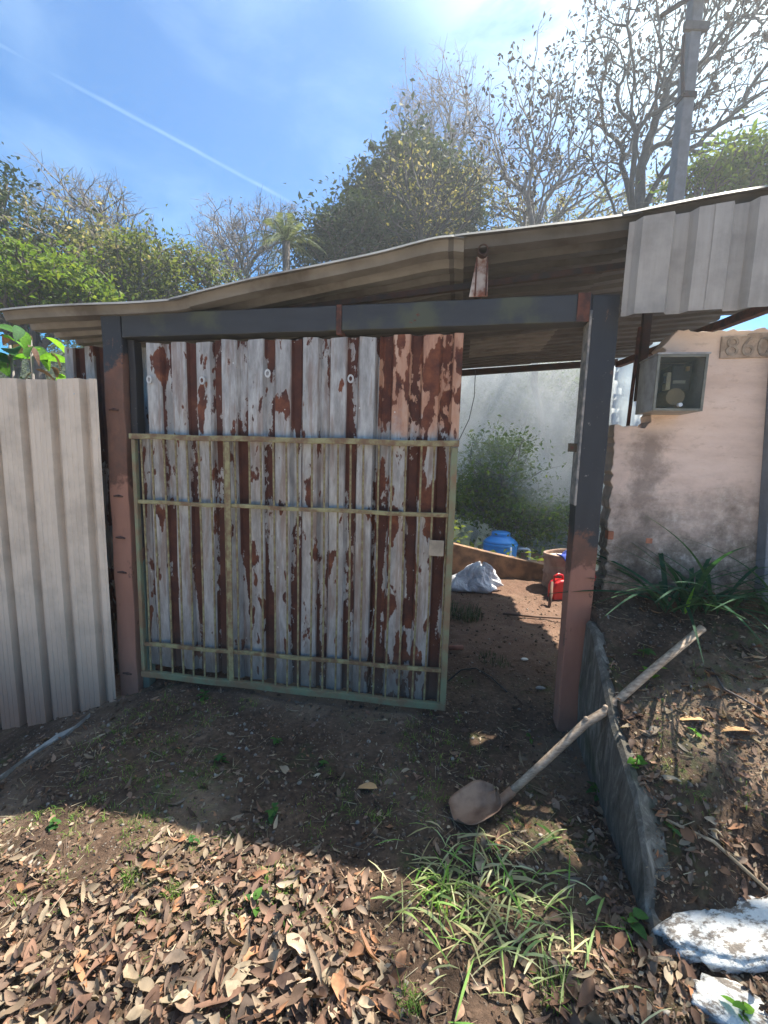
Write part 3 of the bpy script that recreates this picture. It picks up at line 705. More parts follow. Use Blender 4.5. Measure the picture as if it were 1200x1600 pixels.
for j, (y, z) in enumerate(fk):
    x = bank_edge(y) - .035; e = .003 * (float(vn(y, 0, 5, 51)) - .5) * 2 + random.uniform(-.0006, .0006); z += .010 * (float(vn(y, 0, 11, 52)) - .5) + .008 * (float(vn(y, 0, 37, 53)) - .5)
    for (xx, zz) in ((x + e + .02 + .05 * max(0, .4 - z), -.12), (x + e * 1.4, z * .5 - .05), (x + e + .008, z - .022), (x + .024 + e, z - .002), (x + th_ + e, z - .03), (x + th_, -.12)): b.V.append((xx - k0.x, y - k0.y, zz))
for j in range(len(fk) - 1):
    for q in range(6):
        r = (q + 1) % 6; b.Fc.append((j * 6 + q, j * 6 + r, j * 6 + 6 + r, j * 6 + 6 + q))
b.Fc += [(0, 1, 2, 3, 4, 5), tuple((len(fk) - 1) * 6 + q for q in (5, 4, 3, 2, 1, 0))]
kb_ = b.build('retaining_kerb', KERB_M); kb_.location = k0
tag(kb_, 'weathered dark grey kerb slab holding back the earth bank beside the shovel', 'kerb')

# cement strip at left
b = MB(); pts = [at(-60, 1245, 2.0), at(0, 1212, 2.15), at(40, 1188, 2.3), at(80, 1172, 2.42), at(112, 1157, 2.5), at(140, 1145, 2.62)]
cs = []
for i_, p_ in enumerate(pts):
    wd = [.05, .045, .03, .05, .03, .015][i_]; zz = gz(p_.x, p_.y) + .012
    cs += [(p_.x - .01, p_.y - wd, zz - .002), (p_.x, p_.y + wd, zz + .012)]
b.V = cs + [(x, y, z - .06) for x, y, z in cs]
k = len(cs)
for i_ in range(len(pts) - 1):
    a = 2 * i_; b.Fc += [(a, a + 2, a + 3, a + 1), (k + a, k + a + 1, k + a + 3, k + a + 2), (a, k + a, k + a + 2, a + 2), (a + 1, a + 3, k + a + 3, k + a + 1)]
b.Fc += [(0, 1, k + 1, k), (k - 2, 2 * k - 2, 2 * k - 1, k - 1)]
tag(b.build('cement_edging', simple('pale_cement', (.26, .26, .25), .95, 0, .35, 14, .008)), kind='structure')

# whitewashed stones
def lump(name, c, r, mat, label, cat, seed=0, group=None):
    bm = bmesh.new(); bmesh.ops.create_icosphere(bm, subdivisions=4, radius=1)
    rs = random.Random(seed); ph = [rs.uniform(0, 6) for _ in range(9)]
    for v_ in bm.verts:
        p_ = v_.co; f_ = 1 + .15 * math.sin(3 * p_.x + ph[0]) * math.sin(3 * p_.y + ph[1]) + .09 * math.sin(7 * p_.x + ph[2] + 5 * p_.z) * math.sin(8 * p_.y + ph[3]) + .045 * math.sin(19 * p_.x + ph[4]) * math.sin(17 * p_.y + 14 * p_.z)
        q = Vector((math.copysign(abs(p_.x) ** .7, p_.x), math.copysign(abs(p_.y) ** .7, p_.y), math.copysign(abs(p_.z) ** .6, p_.z)))
        v_.co = Vector((q.x * r[0], q.y * r[1], q.z * r[2])) * f_
    me = bpy.data.meshes.new(name); bm.to_mesh(me); bm.free()
    for p_ in me.polygons: p_.use_smooth = True
    o = link(name, me, None, mat); o.location = c; tag(o, label, cat, group); return o
def m_white():
    m, n, b = MAT('flaking_whitewash', None, .9); c = n.coord()
    a = n.mix(n.step(n.noise(n.scale(c, 1, 2, 2), 16, 6, .72), .47, .60), (.60, .59, .57), (.16, .135, .115))
    n.put(b.inputs['Base Color'], a); n.put(b.inputs['Normal'], n.bump(n.noise(c, 22, 6, .7), .02, .9)); return m
WHITE_M = m_white()
s1 = at(1125, 1400, 1.27); s2 = at(1128, 1535, 1.08)
lump('whitewashed_stone', (1.19, 1.245, gz(1.19, 1.245) + .012), (.25, .085, .034), WHITE_M, 'large white painted stone at the foot of the bank by the kerb end', 'stone', 3, 'whitewashed stones').rotation_euler = (0.1, -.12, .12)
lump('whitewashed_stone', (1.03, 1.075, gz(1.03, 1.075) + .008), (.10, .06, .028), WHITE_M, 'smaller white painted stone in the leaves at the bottom right corner', 'stone', 8, 'whitewashed stones').rotation_euler = (0, .1, -.3)

# shovel ------------------------------------------------------------
wd, wn_, wb_ = MAT('grey_handle_wood', None, .75)
cc = wn_.coord(); gr = wn_.noise(wn_.scale(cc, 12, 60, 60), 1.5, 5, .6)
wn_.put(wb_.inputs['Base Color'], wn_.ramp(gr, [(.3, (.15, .105, .07)), (.5, (.31, .23, .165)), (.7, (.45, .36, .27))])); wn_.put(wb_.inputs['Normal'], wn_.bump(gr, .002, .6))
sh0 = Vector((.50, 1.80, gz(.5, 1.8)))
sv = thing('shovel', 'rust-brown shovel with long grey wooden handle leaning on the kerb', 'shovel', sh0)
tipp = at(1098, 981, 1.97); foot = at(778, 1256, 1.80); k1 = at(945, 1112, 1.86); k2 = at(915, 1130, 1.845)
def L(p_): return tuple(Vector(p_) - sh0)
hp = [foot, foot.lerp(k2, .5) + Vector((0, 0, -.004)), k2, k1, k1.lerp(tipp, .5) + Vector((0, 0, .006)), tipp]
MB().tube([L(p_) for p_ in hp], [.0165, .0175, .019, .0185, .0175, .0175], 12).build('handle', wd, sv, smooth=True)
for p_ in (k2, k1): MB().lathe([(.006, 0), (.011, .006), (.011, .014), (.004, .02)], L(p_ + Vector((0, 0, .012))), 8).build('knot', wd, sv, smooth=True)
bm_ = simple('rusted_blade', (.25, .15, .10), .6, .15, .5, 11, .003, (.13, .065, .04))
dirh = (hp[1] - foot).normalized(); axis_b = Vector((-dirh.x, -dirh.y, 0)).normalized(); axis_b = Vector((-.905, -.425, 0)).normalized(); side = Vector((-axis_b.y, axis_b.x, 0))
bmV = []; na, nb_ = 18, 16
for i_ in range(na + 1):
    t = i_ / na; lng = .02 + .215 * t
    wdt = .098 * max(.02, 1 - abs(2 * t - 1 - .02) ** 4.5) ** .5 * (1 - .12 * t)
    for j in range(nb_ + 1):
        s = (j / nb_ * 2 - 1); q = foot + axis_b * lng + side * (s * wdt)
        cz = .05 * (1 - t) ** 1.4 + .040 * s * s * (1 - .3 * t) + .012 * t - (.012 * math.exp(-(s * 4) ** 2) * (1 - t))
        if t < .05: cz += .008
        cz += .035 * max(0, 1 - t * 3.0) * math.exp(-(s * 3.0) ** 2)
        bmV.append(tuple(Vector((q.x, q.y, gz(sh0.x, sh0.y) + .004 + cz)) - sh0))
Qb = [(i_ * (nb_ + 1) + j, i_ * (nb_ + 1) + j + 1, (i_ + 1) * (nb_ + 1) + j + 1, (i_ + 1) * (nb_ + 1) + j) for i_ in range(na) for j in range(nb_)]
bl = np_mesh('blade', bmV, Qb, bm_, sv, True); bl.modifiers.new('t', 'SOLIDIFY').thickness = .003
MB().tube([L(foot + axis_b * .10 + Vector((0, 0, -.035))), L(foot + axis_b * .03 + Vector((0, 0, -.012))), L(foot), L(foot + (hp[1] - foot).normalized() * .09)], [.008, .019, .022, .0205], 12).build('socket', bm_, sv, smooth=True)

# ------------------------------------------------------------------ yard behind the gate
# low brown wall with sloping top
y_w = 5.72
lw = at(600, 838, y_w); a_ = at(775, 866, y_w); b_ = at(850, 882, y_w); c_ = at(900, 893, y_w)
lowz = -.25
prf = [(lw.x, lowz), (3.4, lowz), (3.4, c_.z - .12), (c_.x, c_.z), (b_.x, b_.z), (a_.x, a_.z), (at(710, 850, y_w).x, at(710, 850, y_w).z), (lw.x, lw.z)]
o = MB().prism(prf, 0, .12).build('yard_wall', simple('earthy_plaster', (.27, .155, .085), .95, 0, .4, 6, .008, (.12, .075, .05)), bevel=.01); o.location = (0, y_w, 0)
tag(o, 'low brown plastered wall with sloping top at the back of the yard', 'wall')
# water tank on a roof slab beyond
tx, ty = 3.2, 12.0
slab = MB().box((2.3, 11.2, -1.42), (4.6, 13, -1.25)).build('tank_platform', simple('terracotta_slab', (.36, .15, .09), .9), bevel=.02)
for q in ((2.5, 11.4), (4.4, 11.4), (2.5, 12.8), (4.4, 12.8)): slab.data
tag(slab, 'reddish slab platform under the blue water tank', 'platform')
pil = MB()
for q in ((2.4, 11.3), (4.3, 11.3), (2.4, 12.7), (4.3, 12.7)): pil.box((q[0], q[1], -6), (q[0] + .2, q[1] + .2, -1.42))
pil.build('pillars', simple('grey_block', (.25, .23, .21), .95), slab)
blue = simple('blue_plastic', (.045, .30, .72), .35, 0, .12, 3, .001)
tk = thing('water_tank', 'blue plastic water tank with raised lid seen beyond the yard wall', 'water tank', (tx, ty, -1.25))
MB().lathe([(.42, 0), (.44, .05), (.455, .40), (.47, .42), (.47, .46), (.45, .48)], sides=36).build('body', blue, tk, smooth=False)
MB().lathe([(.46, .48), (.40, .55), (.27, .64), (.25, .655)], sides=36).build('shoulder', blue, tk, smooth=True)
MB().lathe([(.25, .655), (.255, .73), (.235, .765), (.12, .78)], sides=30).build('lid', blue, tk, smooth=False)
PVC = simple('white_pvc', (.75, .75, .74), .4, 0, .1)
pp = thing('water_pipe', 'white plastic pipe bending down beside the blue tank', 'pipe', (3.7, 11.9, -1.25))
MB().tube([(-.03, 0, .33), (.22, 0, .33), (.25, 0, .32), (.28, 0, .28), (.29, 0, -.3)], .035, 10).build('pipe', PVC, pp, smooth=True)
MB().tube([(-.36, -.48, -.15), (-.36, -.44, .45)], .022, 8).build('riser', PVC, pp, smooth=True)
# drum with blue cloth
dc = at(880, 862, 5.3); dgz = gz(2.2, 5.3)
dm = simple('cardboard_drum', (.22, .135, .10), .85, 0, .35, 9, .006, (.3, .2, .15))
dx_, dy_ = 2.23, 5.32
dr_ = thing('drum', 'dented brown drum with pale rim standing at the yard wall end', 'drum', (dx_, dy_, dgz))
V = []; sd = 40; prof = [(.24, 0), (.25, .02), (.245, .17), (.262, .2), (.25, .22), (.255, .36), (.27, .40), (.265, .435), (.25, .44), (.245, .42), (.24, .1)]
for r_i, (rr, zz) in enumerate(prof):
    for q in range(sd):
        t = 2 * math.pi * q / sd; e = 1 + .03 * math.sin(t * 3 + zz * 9) + .02 * math.sin(t * 5 + 1); V.append((rr * e * math.cos(t), rr * e * math.sin(t), zz + .008 * math.sin(t * 2)))
Q = [(k * sd + q, k * sd + (q + 1) % sd, (k + 1) * sd + (q + 1) % sd, (k + 1) * sd + q) for k in range(len(prof) - 1) for q in range(sd)]
np_mesh('barrel', V, Q, dm, dr_, True)
MB().lathe([(.238, .37), (.238, .385), (.1, .39)], sides=30).build('lid', simple('cream_lid', (.5, .44, .35), .7), dr_)
cl = []; nn = 16
cd_ = at(874, 862, 5.12)
for j in range(nn + 1):
    for i_ in range(nn + 1):
        a = (i_ / nn - .5) * .26; c2 = (j / nn - .5) * .2
        z = .02 + .09 * math.exp(-((a + .01) / .05) ** 2 - (c2 / .09) ** 2) + .018 * math.sin(a * 45 + c2 * 20) - .10 * max(0, -c2 - .06) * 4
        cl.append((a, c2, z))
Q = [(j * (nn + 1) + i_, j * (nn + 1) + i_ + 1, (j + 1) * (nn + 1) + i_ + 1, (j + 1) * (nn + 1) + i_) for j in range(nn) for i_ in range(nn)]
co = np_mesh('cloth', cl, Q, simple('blue_cloth', (.05, .09, .45), .8, 0, .3, 20), smooth=True); co.modifiers.new('t', 'SOLIDIFY').thickness = .006
co.location = (2.2, 5.13, dgz + .425); co.rotation_euler = (0, 0, .2); tag(co, 'crumpled blue cloth lying on top of the brown drum', 'cloth')
# red jerry can
redm = simple('red_plastic', (.55, .012, .014), .35, 0, .2, 4, .001)
def jerry(x, y, z, s, rz, label):
    t = thing('jerry_can', label, 'jerry can', (x, y, z), rz)
    b = MB(); prof = [(-.105, 0), (.105, 0), (.115, .015), (.115, .15), (.095, .20), (.05, .225), (-.03, .225), (-.09, .20), (-.115, .15), (-.115, .015)]
    b.prism([(px * s, pz * s) for px, pz in prof], -.065 * s, .065 * s); b.build('body', redm, t, bevel=.018 * s)
    MB().tube([(-.085 * s, 0, .19 * s), (-.08 * s, 0, .262 * s), (-.03 * s, 0, .285 * s), (.02 * s, 0, .27 * s), (.045 * s, 0, .215 * s)], .014 * s, 10).build('handle', redm, t, smooth=True)
    MB().tube([(.075 * s, 0, .195 * s), (.10 * s, 0, .27 * s)], [.024 * s, .02 * s], 12).build('spout', redm, t, smooth=True)
jerry(2.02, 4.93, gz(2.02, 4.93) + .0, 1.0, .25, 'red plastic jerry can on the sunlit ground in front of the drum')
jp = at(934, 895, 2.75)
t_ = thing('red_bottle', 'small red bottle with black cap wedged between right post and wall', 'bottle', jp + Vector((0, 0, -.03)))
MB().lathe([(.018, -.03), (.024, -.02), (.024, .03), (.012, .045)], sides=14).build('body', redm, t_, smooth=True).rotation_euler = (0, R(35), 0)
MB().lathe([(.013, .046), (.013, .075)], sides=12).build('cap', simple('black_cap', (.01, .01, .012), .4), t_).rotation_euler = (0, R(35), 0)
# sticks near the can
strut('stick', 'short brown stick propped in front of the red jerry can', (0, 0, 0), (0, 0, .01), .001, WOOD_M or wd, 'stick').location = (0, 0, 0)
for o in list(bpy.data.objects):
    if o.name.startswith('stick'):
        for ch in o.children: bpy.data.objects.remove(ch)
        bpy.data.objects.remove(o); break
def stick(pts, r, mat, label, name='stick', cat='stick'):
    p0 = Vector(pts[0]); o = MB().tube([tuple(Vector(p_) - p0) for p_ in pts], r, 7).build(name, mat, smooth=True); o.location = p0; tag(o, label, cat); return o
brown = simple('brown_stick', (.14, .085, .06), .9)
g1 = gz(1.75, 4.6)
stick([(1.86, 4.75, g1 + .25), (1.83, 4.68, g1 + .12), (1.79, 4.6, g1 + .02)], [.012, .018, .016], brown, 'short brown stick propped in front of the red jerry can')
stick([(1.2, 4.25, gz(1.2, 4.25) + .02), (1.5, 4.2, gz(1.5, 4.2) + .02), (2.1, 4.12, gz(2.1, 4.12) + .025)], [.012, .011, .006], brown, 'long thin stick lying across the sunlit strip in the yard')
pd = at(722, 990, 3.3)
stick([(pd.x - .12, 3.32, gz(pd.x, 3.3) + .035), (pd.x + .02, 3.34, gz(pd.x, 3.3) + .035)], .02, simple('rust_pipe', (.2, .07, .045), .8), 'short rusty pipe stub on the ground beside the gate edge', 'pipe_stub', 'pipe')
cb = at(725, 1010, 3.1); pc = [at(702, 1026, 2.9), at(722, 1012, 3.05), at(745, 1012, 3.05), at(768, 1026, 2.93), at(795, 1042, 2.75)]
stick([(p_.x, p_.y, gz(p_.x, p_.y) + .012) for p_ in pc], .005, simple('black_cable', (.012, .012, .012), .5), 'black cable looping over the earth just inside the gate', 'cable', 'cable')
hang = [at(743, 578, 4.8), at(741, 620, 4.8), at(733, 655, 4.8), at(716, 690, 4.8)]
stick([tuple(p_) for p_ in hang], .004, simple('grey_cable', (.05, .05, .055), .5), 'thin wire hanging from the roof against the smoke', 'hanging_wire', 'wire')
# white sack
bm = bmesh.new(); bmesh.ops.create_icosphere(bm, subdivisions=5, radius=1)
sk = Vector((1.08, 5.15, gz(1.08, 5.15)))
for v_ in bm.verts:
    p_ = v_.co.copy(); h_ = (p_.z + 1) / 2; ang = math.atan2(p_.y, p_.x)
    wdt = (1 - h_) ** .75 * .27 + .055 + .02 * math.sin(h_ * 9)
    rr = math.hypot(p_.x, p_.y); rr = rr ** .5
    fold = 1 + .16 * math.sin(ang * 5 + h_ * 4) + .09 * math.sin(ang * 9 - h_ * 7) + .05 * math.sin(ang * 17 + h_ * 20)
    x_ = rr * wdt * fold * math.cos(ang) + .07 * h_ * h_ ; y_ = rr * wdt * fold * .75 * math.sin(ang)
    z_ = .34 * h_ ** 1.15 + .012 * math.sin(ang * 6 + h_ * 12)
    if h_ > .9: z_ -= (h_ - .9) * .3 * (1 + math.sin(ang * 3))
    v_.co = (x_ * (1.15 if ang < 1 else 1), y_, max(0, z_))
me = bpy.data.meshes.new('sack'); bm.to_mesh(me); bm.free()
for p_ in me.polygons: p_.use_smooth = True
sm_, sn_, sb_ = MAT('white_woven_sack', (.66, .66, .68), .6); c9 = sn_.coord(); sn_.put(sb_.inputs['Normal'], sn_.bump(sn_.noise(c9, 11, 4, .6, 1.5), .05, .8))
sn_.put(sb_.inputs['Base Color'], sn_.mix(sn_.noise(c9, 6, 4), (.55, .54, .55), (.75, .76, .8)))
sk_o = link('sack', me, None, sm_); sk_o.location = sk; tag(sk_o, 'crumpled white sack slumped against the brown yard wall', 'sack')
# litter
for px, py, y, lab, s in ((822, 996, 3.25, 'small white scrap lying on the bare earth in the yard', .03), (848, 1032, 2.85, 'flat grey disc-shaped scrap on the yard earth near the right post', .035)):
    p_ = at(px, py, y); p_ = Vector((p_.x, p_.y, gz(p_.x, p_.y)))
    o = MB().lathe([(s * .8, 0), (s, .006), (s * .7, .012)], sides=9).build('scrap', simple('scrap_%d' % px, (.6, .58, .55) if px < 830 else (.2, .2, .2), .8)); o.location = p_ + Vector((0, 0, .004)); o.scale = (1, .6, 1); tag(o, lab, 'scrap')

# utility pole ------------------------------------------------------------
px0 = at(1054, 320, 8); up = thing('utility_pole', 'grey concrete utility pole rising behind the roof in front of the bare trees', 'utility pole', (px0.x, 8, gz(px0.x, 8)))
gzp = gz(px0.x, 8); tp = at(1073, 0, 8)
cm_ = simple('pole_concrete', (.17, .18, .20), .9, 0, .2, 8)
b = MB(); zz = [0, 9.2 - gzp]
for z, hw in ((0, .115), (9.4 - gzp, .085)):
    for sx, sy in ((-1, -1), (1, -1), (1, 1), (-1, 1)): b.V.append((sx * hw, sy * hw * 1.1, z))
b.Fc = [(3, 2, 1, 0), (4, 5, 6, 7)] + [(q, (q + 1) % 4, 4 + (q + 1) % 4, 4 + q) for q in range(4)]
b.build('shaft', cm_, up, bevel=.02)
def zrel(py): return at(1065, py, 8).z - gzp
MB().box((-.105, -.12, zrel(155) - .04), (.105, .12, zrel(155) + .04)).build('band', DARKSTEEL, up)
MB().box((-.20, -.125, zrel(50) - .06), (.19, -.06, zrel(50) + .07)).build('clamp', simple('clamp', (.10, .09, .09), .8), up, bevel=.01)
MB().tube([(-1.0, -.2, zrel(8) - .0), (1.3, -.2, zrel(2) + .06)], .05, 6).build('crossarm', simple('crossarm', (.12, .07, .06), .9), up)
MB().tube([(-.62, -.2, zrel(45) + .0), (-.12, -.2, zrel(10))], .035, 6).build('brace', DARKSTEEL, up)
MB().tube([(-.14, -.16, zrel(160)), (-.2, -.16, zrel(110)), (-.22, -.16, zrel(70))], .03, 6).build('down_lead', DARKSTEEL, up)

# ------------------------------------------------------------------ trees
def seg_mesh(name, P0, P1, R0, R1, sides, mat, parent):
    P0, P1 = np.asarray(P0), np.asarray(P1); d = P1 - P0; ln = np.linalg.norm(d, axis=1, keepdims=True) + 1e-9; d = d / ln
    ref = np.where(np.abs(d[:, 2:3]) < .9, np.array([[0, 0, 1.]]), np.array([[1., 0, 0]]))
    a = np.cross(d, ref); a /= np.linalg.norm(a, axis=1, keepdims=True) + 1e-9; b = np.cross(d, a)
    V = []
    for P_, R_ in ((P0, R0), (P1, R1)):
        for q in range(sides):
            t = 2 * math.pi * q / sides; V.append(P_ + (a * math.cos(t) + b * math.sin(t)) * np.asarray(R_)[:, None])
    V = np.stack(V, 1); n_ = len(P0); base = (np.arange(n_) * 2 * sides)[:, None]
    Q = np.concatenate([base + np.array([[q, (q + 1) % sides, sides + (q + 1) % sides, sides + q]]) for q in range(sides)])
    return np_mesh(name, V.reshape(-1, 3), Q, mat, parent, True)
def leaves(name, C_, size, mat, parent, rs, aspect=.45, up=.35, droop=0, fold=.25):
    n_ = len(C_); nrm = rs.normal(size=(n_, 3)); nrm[:, 2] = np.abs(nrm[:, 2]) + up; nrm /= np.linalg.norm(nrm, axis=1, keepdims=True)
    t = rs.normal(size=(n_, 3)); t[:, 2] -= droop; t -= (t * nrm).sum(1, keepdims=True) * nrm; t /= np.linalg.norm(t, axis=1, keepdims=True); s_ = np.cross(nrm, t)
    L_ = (size * rs.uniform(.6, 1.35, n_))[:, None]; W = L_ * aspect
    V = np.stack([C_ - t * L_ * .5, C_ + s_ * W * .5 + nrm * W * fold, C_ + t * L_ * .5, C_ - s_ * W * .5 + nrm * W * fold], 1)
    return np_mesh(name, V.reshape(-1, 3), np.arange(n_ * 4).reshape(-1, 4), mat, parent)
def tree(label, base, lobes, N_, seed, bark, leaf=None, lsize=.16, per=14, sig=.3, twigs=3, twl=.5, tr=.14, bf=.25, pods=None, npod=0, podsize=.12, name='broadleaf_tree', cat='tree', group=None, trunk_h=.55, tmin=.008, aspect=.45, droop=0):
    rs = np.random.default_rng(seed)
    bx, by = base; bz = gz(bx, by) - .2; B = np.array([bx, by, bz])
    pts = []; tot = sum(r[0] * r[1] * r[2] for c, r in lobes)
    for c, r in lobes:
        k = max(12, int(N_ * r[0] * r[1] * r[2] / tot)); d = rs.normal(size=(k, 3)); d /= np.linalg.norm(d, axis=1, keepdims=True)
        rad = rs.uniform(.12, 1, (k, 1)) ** .45; w_ = 1 + .30 * np.sin(d[:, :1] * 5 + seed) * np.sin(d[:, 2:] * 6 + seed * 2) + .12 * np.sin(d[:, 1:2] * 9 + seed)
        pts.append(np.array(c) + d * rad * w_ * np.array(r))
    P = np.concatenate(pts); ctr = P.mean(0); top = B + (ctr - B) * np.array([1, 1, trunk_h])
    nodes = [B + (top - B) * t + np.array([.25 * math.sin(t * 3 + seed), .2 * math.sin(t * 4), 0]) * (t * (1 - t)) for t in np.linspace(0, 1, 8)]
    par = [-1] + list(range(7)); path = [0.0]
    for i in range(1, 8): path.append(path[-1] + np.linalg.norm(nodes[i] - nodes[i - 1]) * .3)
    for i in range(5): path[i] += 6
    order = np.argsort(np.linalg.norm(P - top, axis=1) + rs.uniform(0, .3, len(P))); P = P[order]
    A = np.zeros((len(P) + 8, 3)); A[:8] = nodes; pl_ = np.zeros(len(P) + 8); pl_[:8] = path; n_ = 8; par = par + [0] * len(P)
    for p_ in P:
        dd = np.linalg.norm(A[:n_] - p_, axis=1); c_ = dd + bf * pl_[:n_]; q = int(np.argmin(c_)); par[n_] = q; A[n_] = p_; pl_[n_] = pl_[q] + dd[q]; n_ += 1
    par = np.array(par); load = np.zeros(n_); child = np.bincount(par[1:], minlength=n_); load[child == 0] = 1
    for i in range(n_ - 1, 0, -1): load[par[i]] += load[i]
    rad = tr * (load / load[0]) ** .5 + tmin
    for _ in range(3):                                    # soften kinks along limbs
        acc = np.zeros_like(A); np.add.at(acc, par[1:], A[1:]); mean = acc / np.maximum(child, 1)[:, None]
        inner = (child > 0) & (np.arange(n_) > 0); B2 = .4 * A + .3 * A[par] + .3 * mean; A = np.where(inner[:, None], B2, A)
    P0 = A[par[1:]]; P1 = A[1:]; R0 = np.minimum(rad[par[1:]], rad[1:] * 1.5 + .01); R1 = rad[1:]
    mid = (P0 + P1) / 2 + rs.normal(size=P0.shape) * np.linalg.norm(P1 - P0, axis=1, keepdims=True) * .045; RM = (R0 + R1) / 2
    S0 = np.concatenate([P0, mid]); S1 = np.concatenate([mid, P1]); Ra = np.concatenate([R0, RM]); Rb = np.concatenate([RM, R1])
    t = thing(name, label, cat, tuple(B), 0, group or 'trees on the slope behind the gate')
    big = Ra > .03
    if big.any(): seg_mesh('trunk', S0[big] - B, S1[big] - B, Ra[big], Rb[big], 7, bark, t)
    sm = ~big; T0, T1, TA, TB = S0[sm], S1[sm], Ra[sm], Rb[sm]
    ends = np.where(child == 0)[0]
    if twigs:
        e = np.repeat(ends, twigs); d = A[e] - A[par[e]]; d /= np.linalg.norm(d, axis=1, keepdims=True) + 1e-9
        d = d + rs.normal(size=d.shape) * .55; d[:, 2] += .2; d /= np.linalg.norm(d, axis=1, keepdims=True); l = twl * rs.uniform(.4, 1.2, (len(e), 1))
        m_ = A[e] + d * l * .5; e2 = m_ + (d + rs.normal(size=d.shape) * .35) * l * .5
        T0 = np.concatenate([T0, A[e], m_]); T1 = np.concatenate([T1, m_, e2]); q = len(e); TA = np.concatenate([TA, np.full(q, tmin), np.full(q, tmin * .75)]); TB = np.concatenate([TB, np.full(q, tmin * .75), np.full(q, tmin * .5)])
        d3 = d + rs.normal(size=d.shape) * .8; d3 /= np.linalg.norm(d3, axis=1, keepdims=True); e3 = m_ + d3 * l * .45
        T0 = np.concatenate([T0, m_]); T1 = np.concatenate([T1, e3]); TA = np.concatenate([TA, np.full(q, tmin * .7)]); TB = np.concatenate([TB, np.full(q, tmin * .45)])
        tips = np.concatenate([e2, e3])
    else: tips = A[ends]
    if len(T0): tag(seg_mesh('twigs', T0 - B, T1 - B, TA, TB, 3, bark, t), kind='stuff')
    if leaf is not None:
        src = np.concatenate([A[ends][rs.random(len(ends)) < .8], A[8:][rs.random(n_ - 8) < .4]]); C_ = np.repeat(src, per, 0); cs_ = np.repeat(rs.uniform(.35, 1.6, len(src)), per)[:, None]
        C_ = C_ + rs.normal(size=C_.shape) * sig * cs_ * np.array([1, 1, .7])
        leaves('crown', C_ - B, lsize, leaf, t, rs, aspect, droop=droop)
    if pods is not None:
        C_ = tips[rs.integers(0, len(tips), npod)] + rs.normal(size=(npod, 3)) * .06; leaves('pods', C_ - B, podsize, pods, t, rs, .5, 0, 1.5); tag(bpy.data.objects[t.children[-1].name], kind='stuff') if t.children else None
    return t
def A3(px, py, y): p_ = at(px, py, y); return (p_.x, p_.y, p_.z)
def LB(px, py, y, rx, rz, ry=None): return (A3(px, py, y), (rx, ry or rx, rz))

tree('dark green tree at the left edge of the photo above the fence', (-11, 15), [LB(20, 380, 15, 1.7, 1.4), LB(-60, 340, 15.5, 2, 1.8), LB(10, 460, 14, 1.8, 1.2)], 420, 1, BARK, GREEN_DARK, .2, 26, .33, twigs=1)
tree('half-bare purplish tree with thin spreading crown second from the left', (-9.5, 17), [LB(125, 345, 17, 1.7, 1.1), LB(165, 330, 17, 1.3, .8), LB(205, 380, 17, 1.1, .8)], 420, 2, BARK_PALE, GREEN_OLIVE, .12, 2, .25, twigs=5, twl=.6, tr=.12)
tree('olive and cream leafed tree below the purplish bare crown', (-8.5, 16), [LB(150, 430, 16, 2.4, 1.3), LB(240, 440, 16, 1.6, 1.0), LB(120, 400, 16.5, 1.2, .8)], 520, 3, BARK, GREEN_GREY, .17, 22, .3, twigs=1)
tree('bright lime green bushy tree low at the left above the roof end', (-7.6, 11.5), [LB(80, 450, 11.5, 1.2, .75), LB(20, 465, 11.5, 1.0, .6), LB(130, 475, 11.5, .8, .5)], 300, 4, BARK, GREEN_BRIGHT, .15, 24, .22, twigs=1)
tree('mid green rounded tree left of the gap of open sky', (-6.2, 15), [LB(225, 410, 15, 1.1, .8), LB(200, 465, 15, 1.6, 1.0), LB(255, 455, 15, .9, .7)], 360, 5, BARK, GREEN_MID, .16, 22, .28, twigs=1)
tree('small yellow-green tree in the gap right of the rounded tree', (-5, 16), [LB(305, 418, 16, .95, .5), LB(345, 445, 16, .8, .4)], 240, 6, BARK_PALE, GREEN_MID, .13, 12, .2, twigs=2, twl=.3)
tree('leafless purple-grey tree just left of the palm', (-4.8, 22), [LB(385, 390, 22, 2.1, 1.5), LB(440, 360, 22, 1.3, 1.0), LB(350, 400, 22, 1.2, .9)], 900, 7, BARK_PALE, BLOOM, .10, 3, .2, twigs=5, twl=.5, tr=.16, tmin=.009)
tree('dense dark round-topped tree behind the middle of the roof', (.6, 19), [LB(640, 305, 19, 1.9, 1.6), LB(585, 320, 19, 1.1, 1.0), LB(695, 325, 19, 1.3, 1.4), LB(650, 258, 19, 1.2, .5), LB(720, 350, 19, 1.0, .8)], 900, 8, BARK_DARK, GREEN_DARK, .22, 40, .30, twigs=1, tr=.25)
tree('dark grey-green tree between the palm and the round-topped tree', (-1.6, 17), [LB(560, 370, 17, 1.6, .9), LB(500, 395, 17, 1.3, .8), LB(620, 370, 17, 1.2, .7), LB(540, 345, 17, .8, .5)], 520, 9, BARK, GREEN_DARK, .19, 26, .3, twigs=1)
tree('thin pale-leaved tree in front of the round-topped tree', (1.6, 16), [LB(670, 350, 16, 1.3, .9), LB(720, 300, 16, 1.1, 1.1), LB(640, 290, 16, 1.2, .9)], 380, 10, BARK_DARK, GREEN_OLIVE, .14, 4, .28, twigs=3, twl=.4, tr=.14)
tree('tall fine-twigged purple-grey tree above the round-topped crown', (2.4, 24), [LB(690, 190, 24, 2.4, 1.7), LB(740, 260, 24, 1.8, 1.3), LB(650, 210, 24, 1.2, .8)], 950, 11, BARK_PALE, BLOOM, .11, 3, .22, twigs=5, twl=.6, tr=.15, tmin=.008)
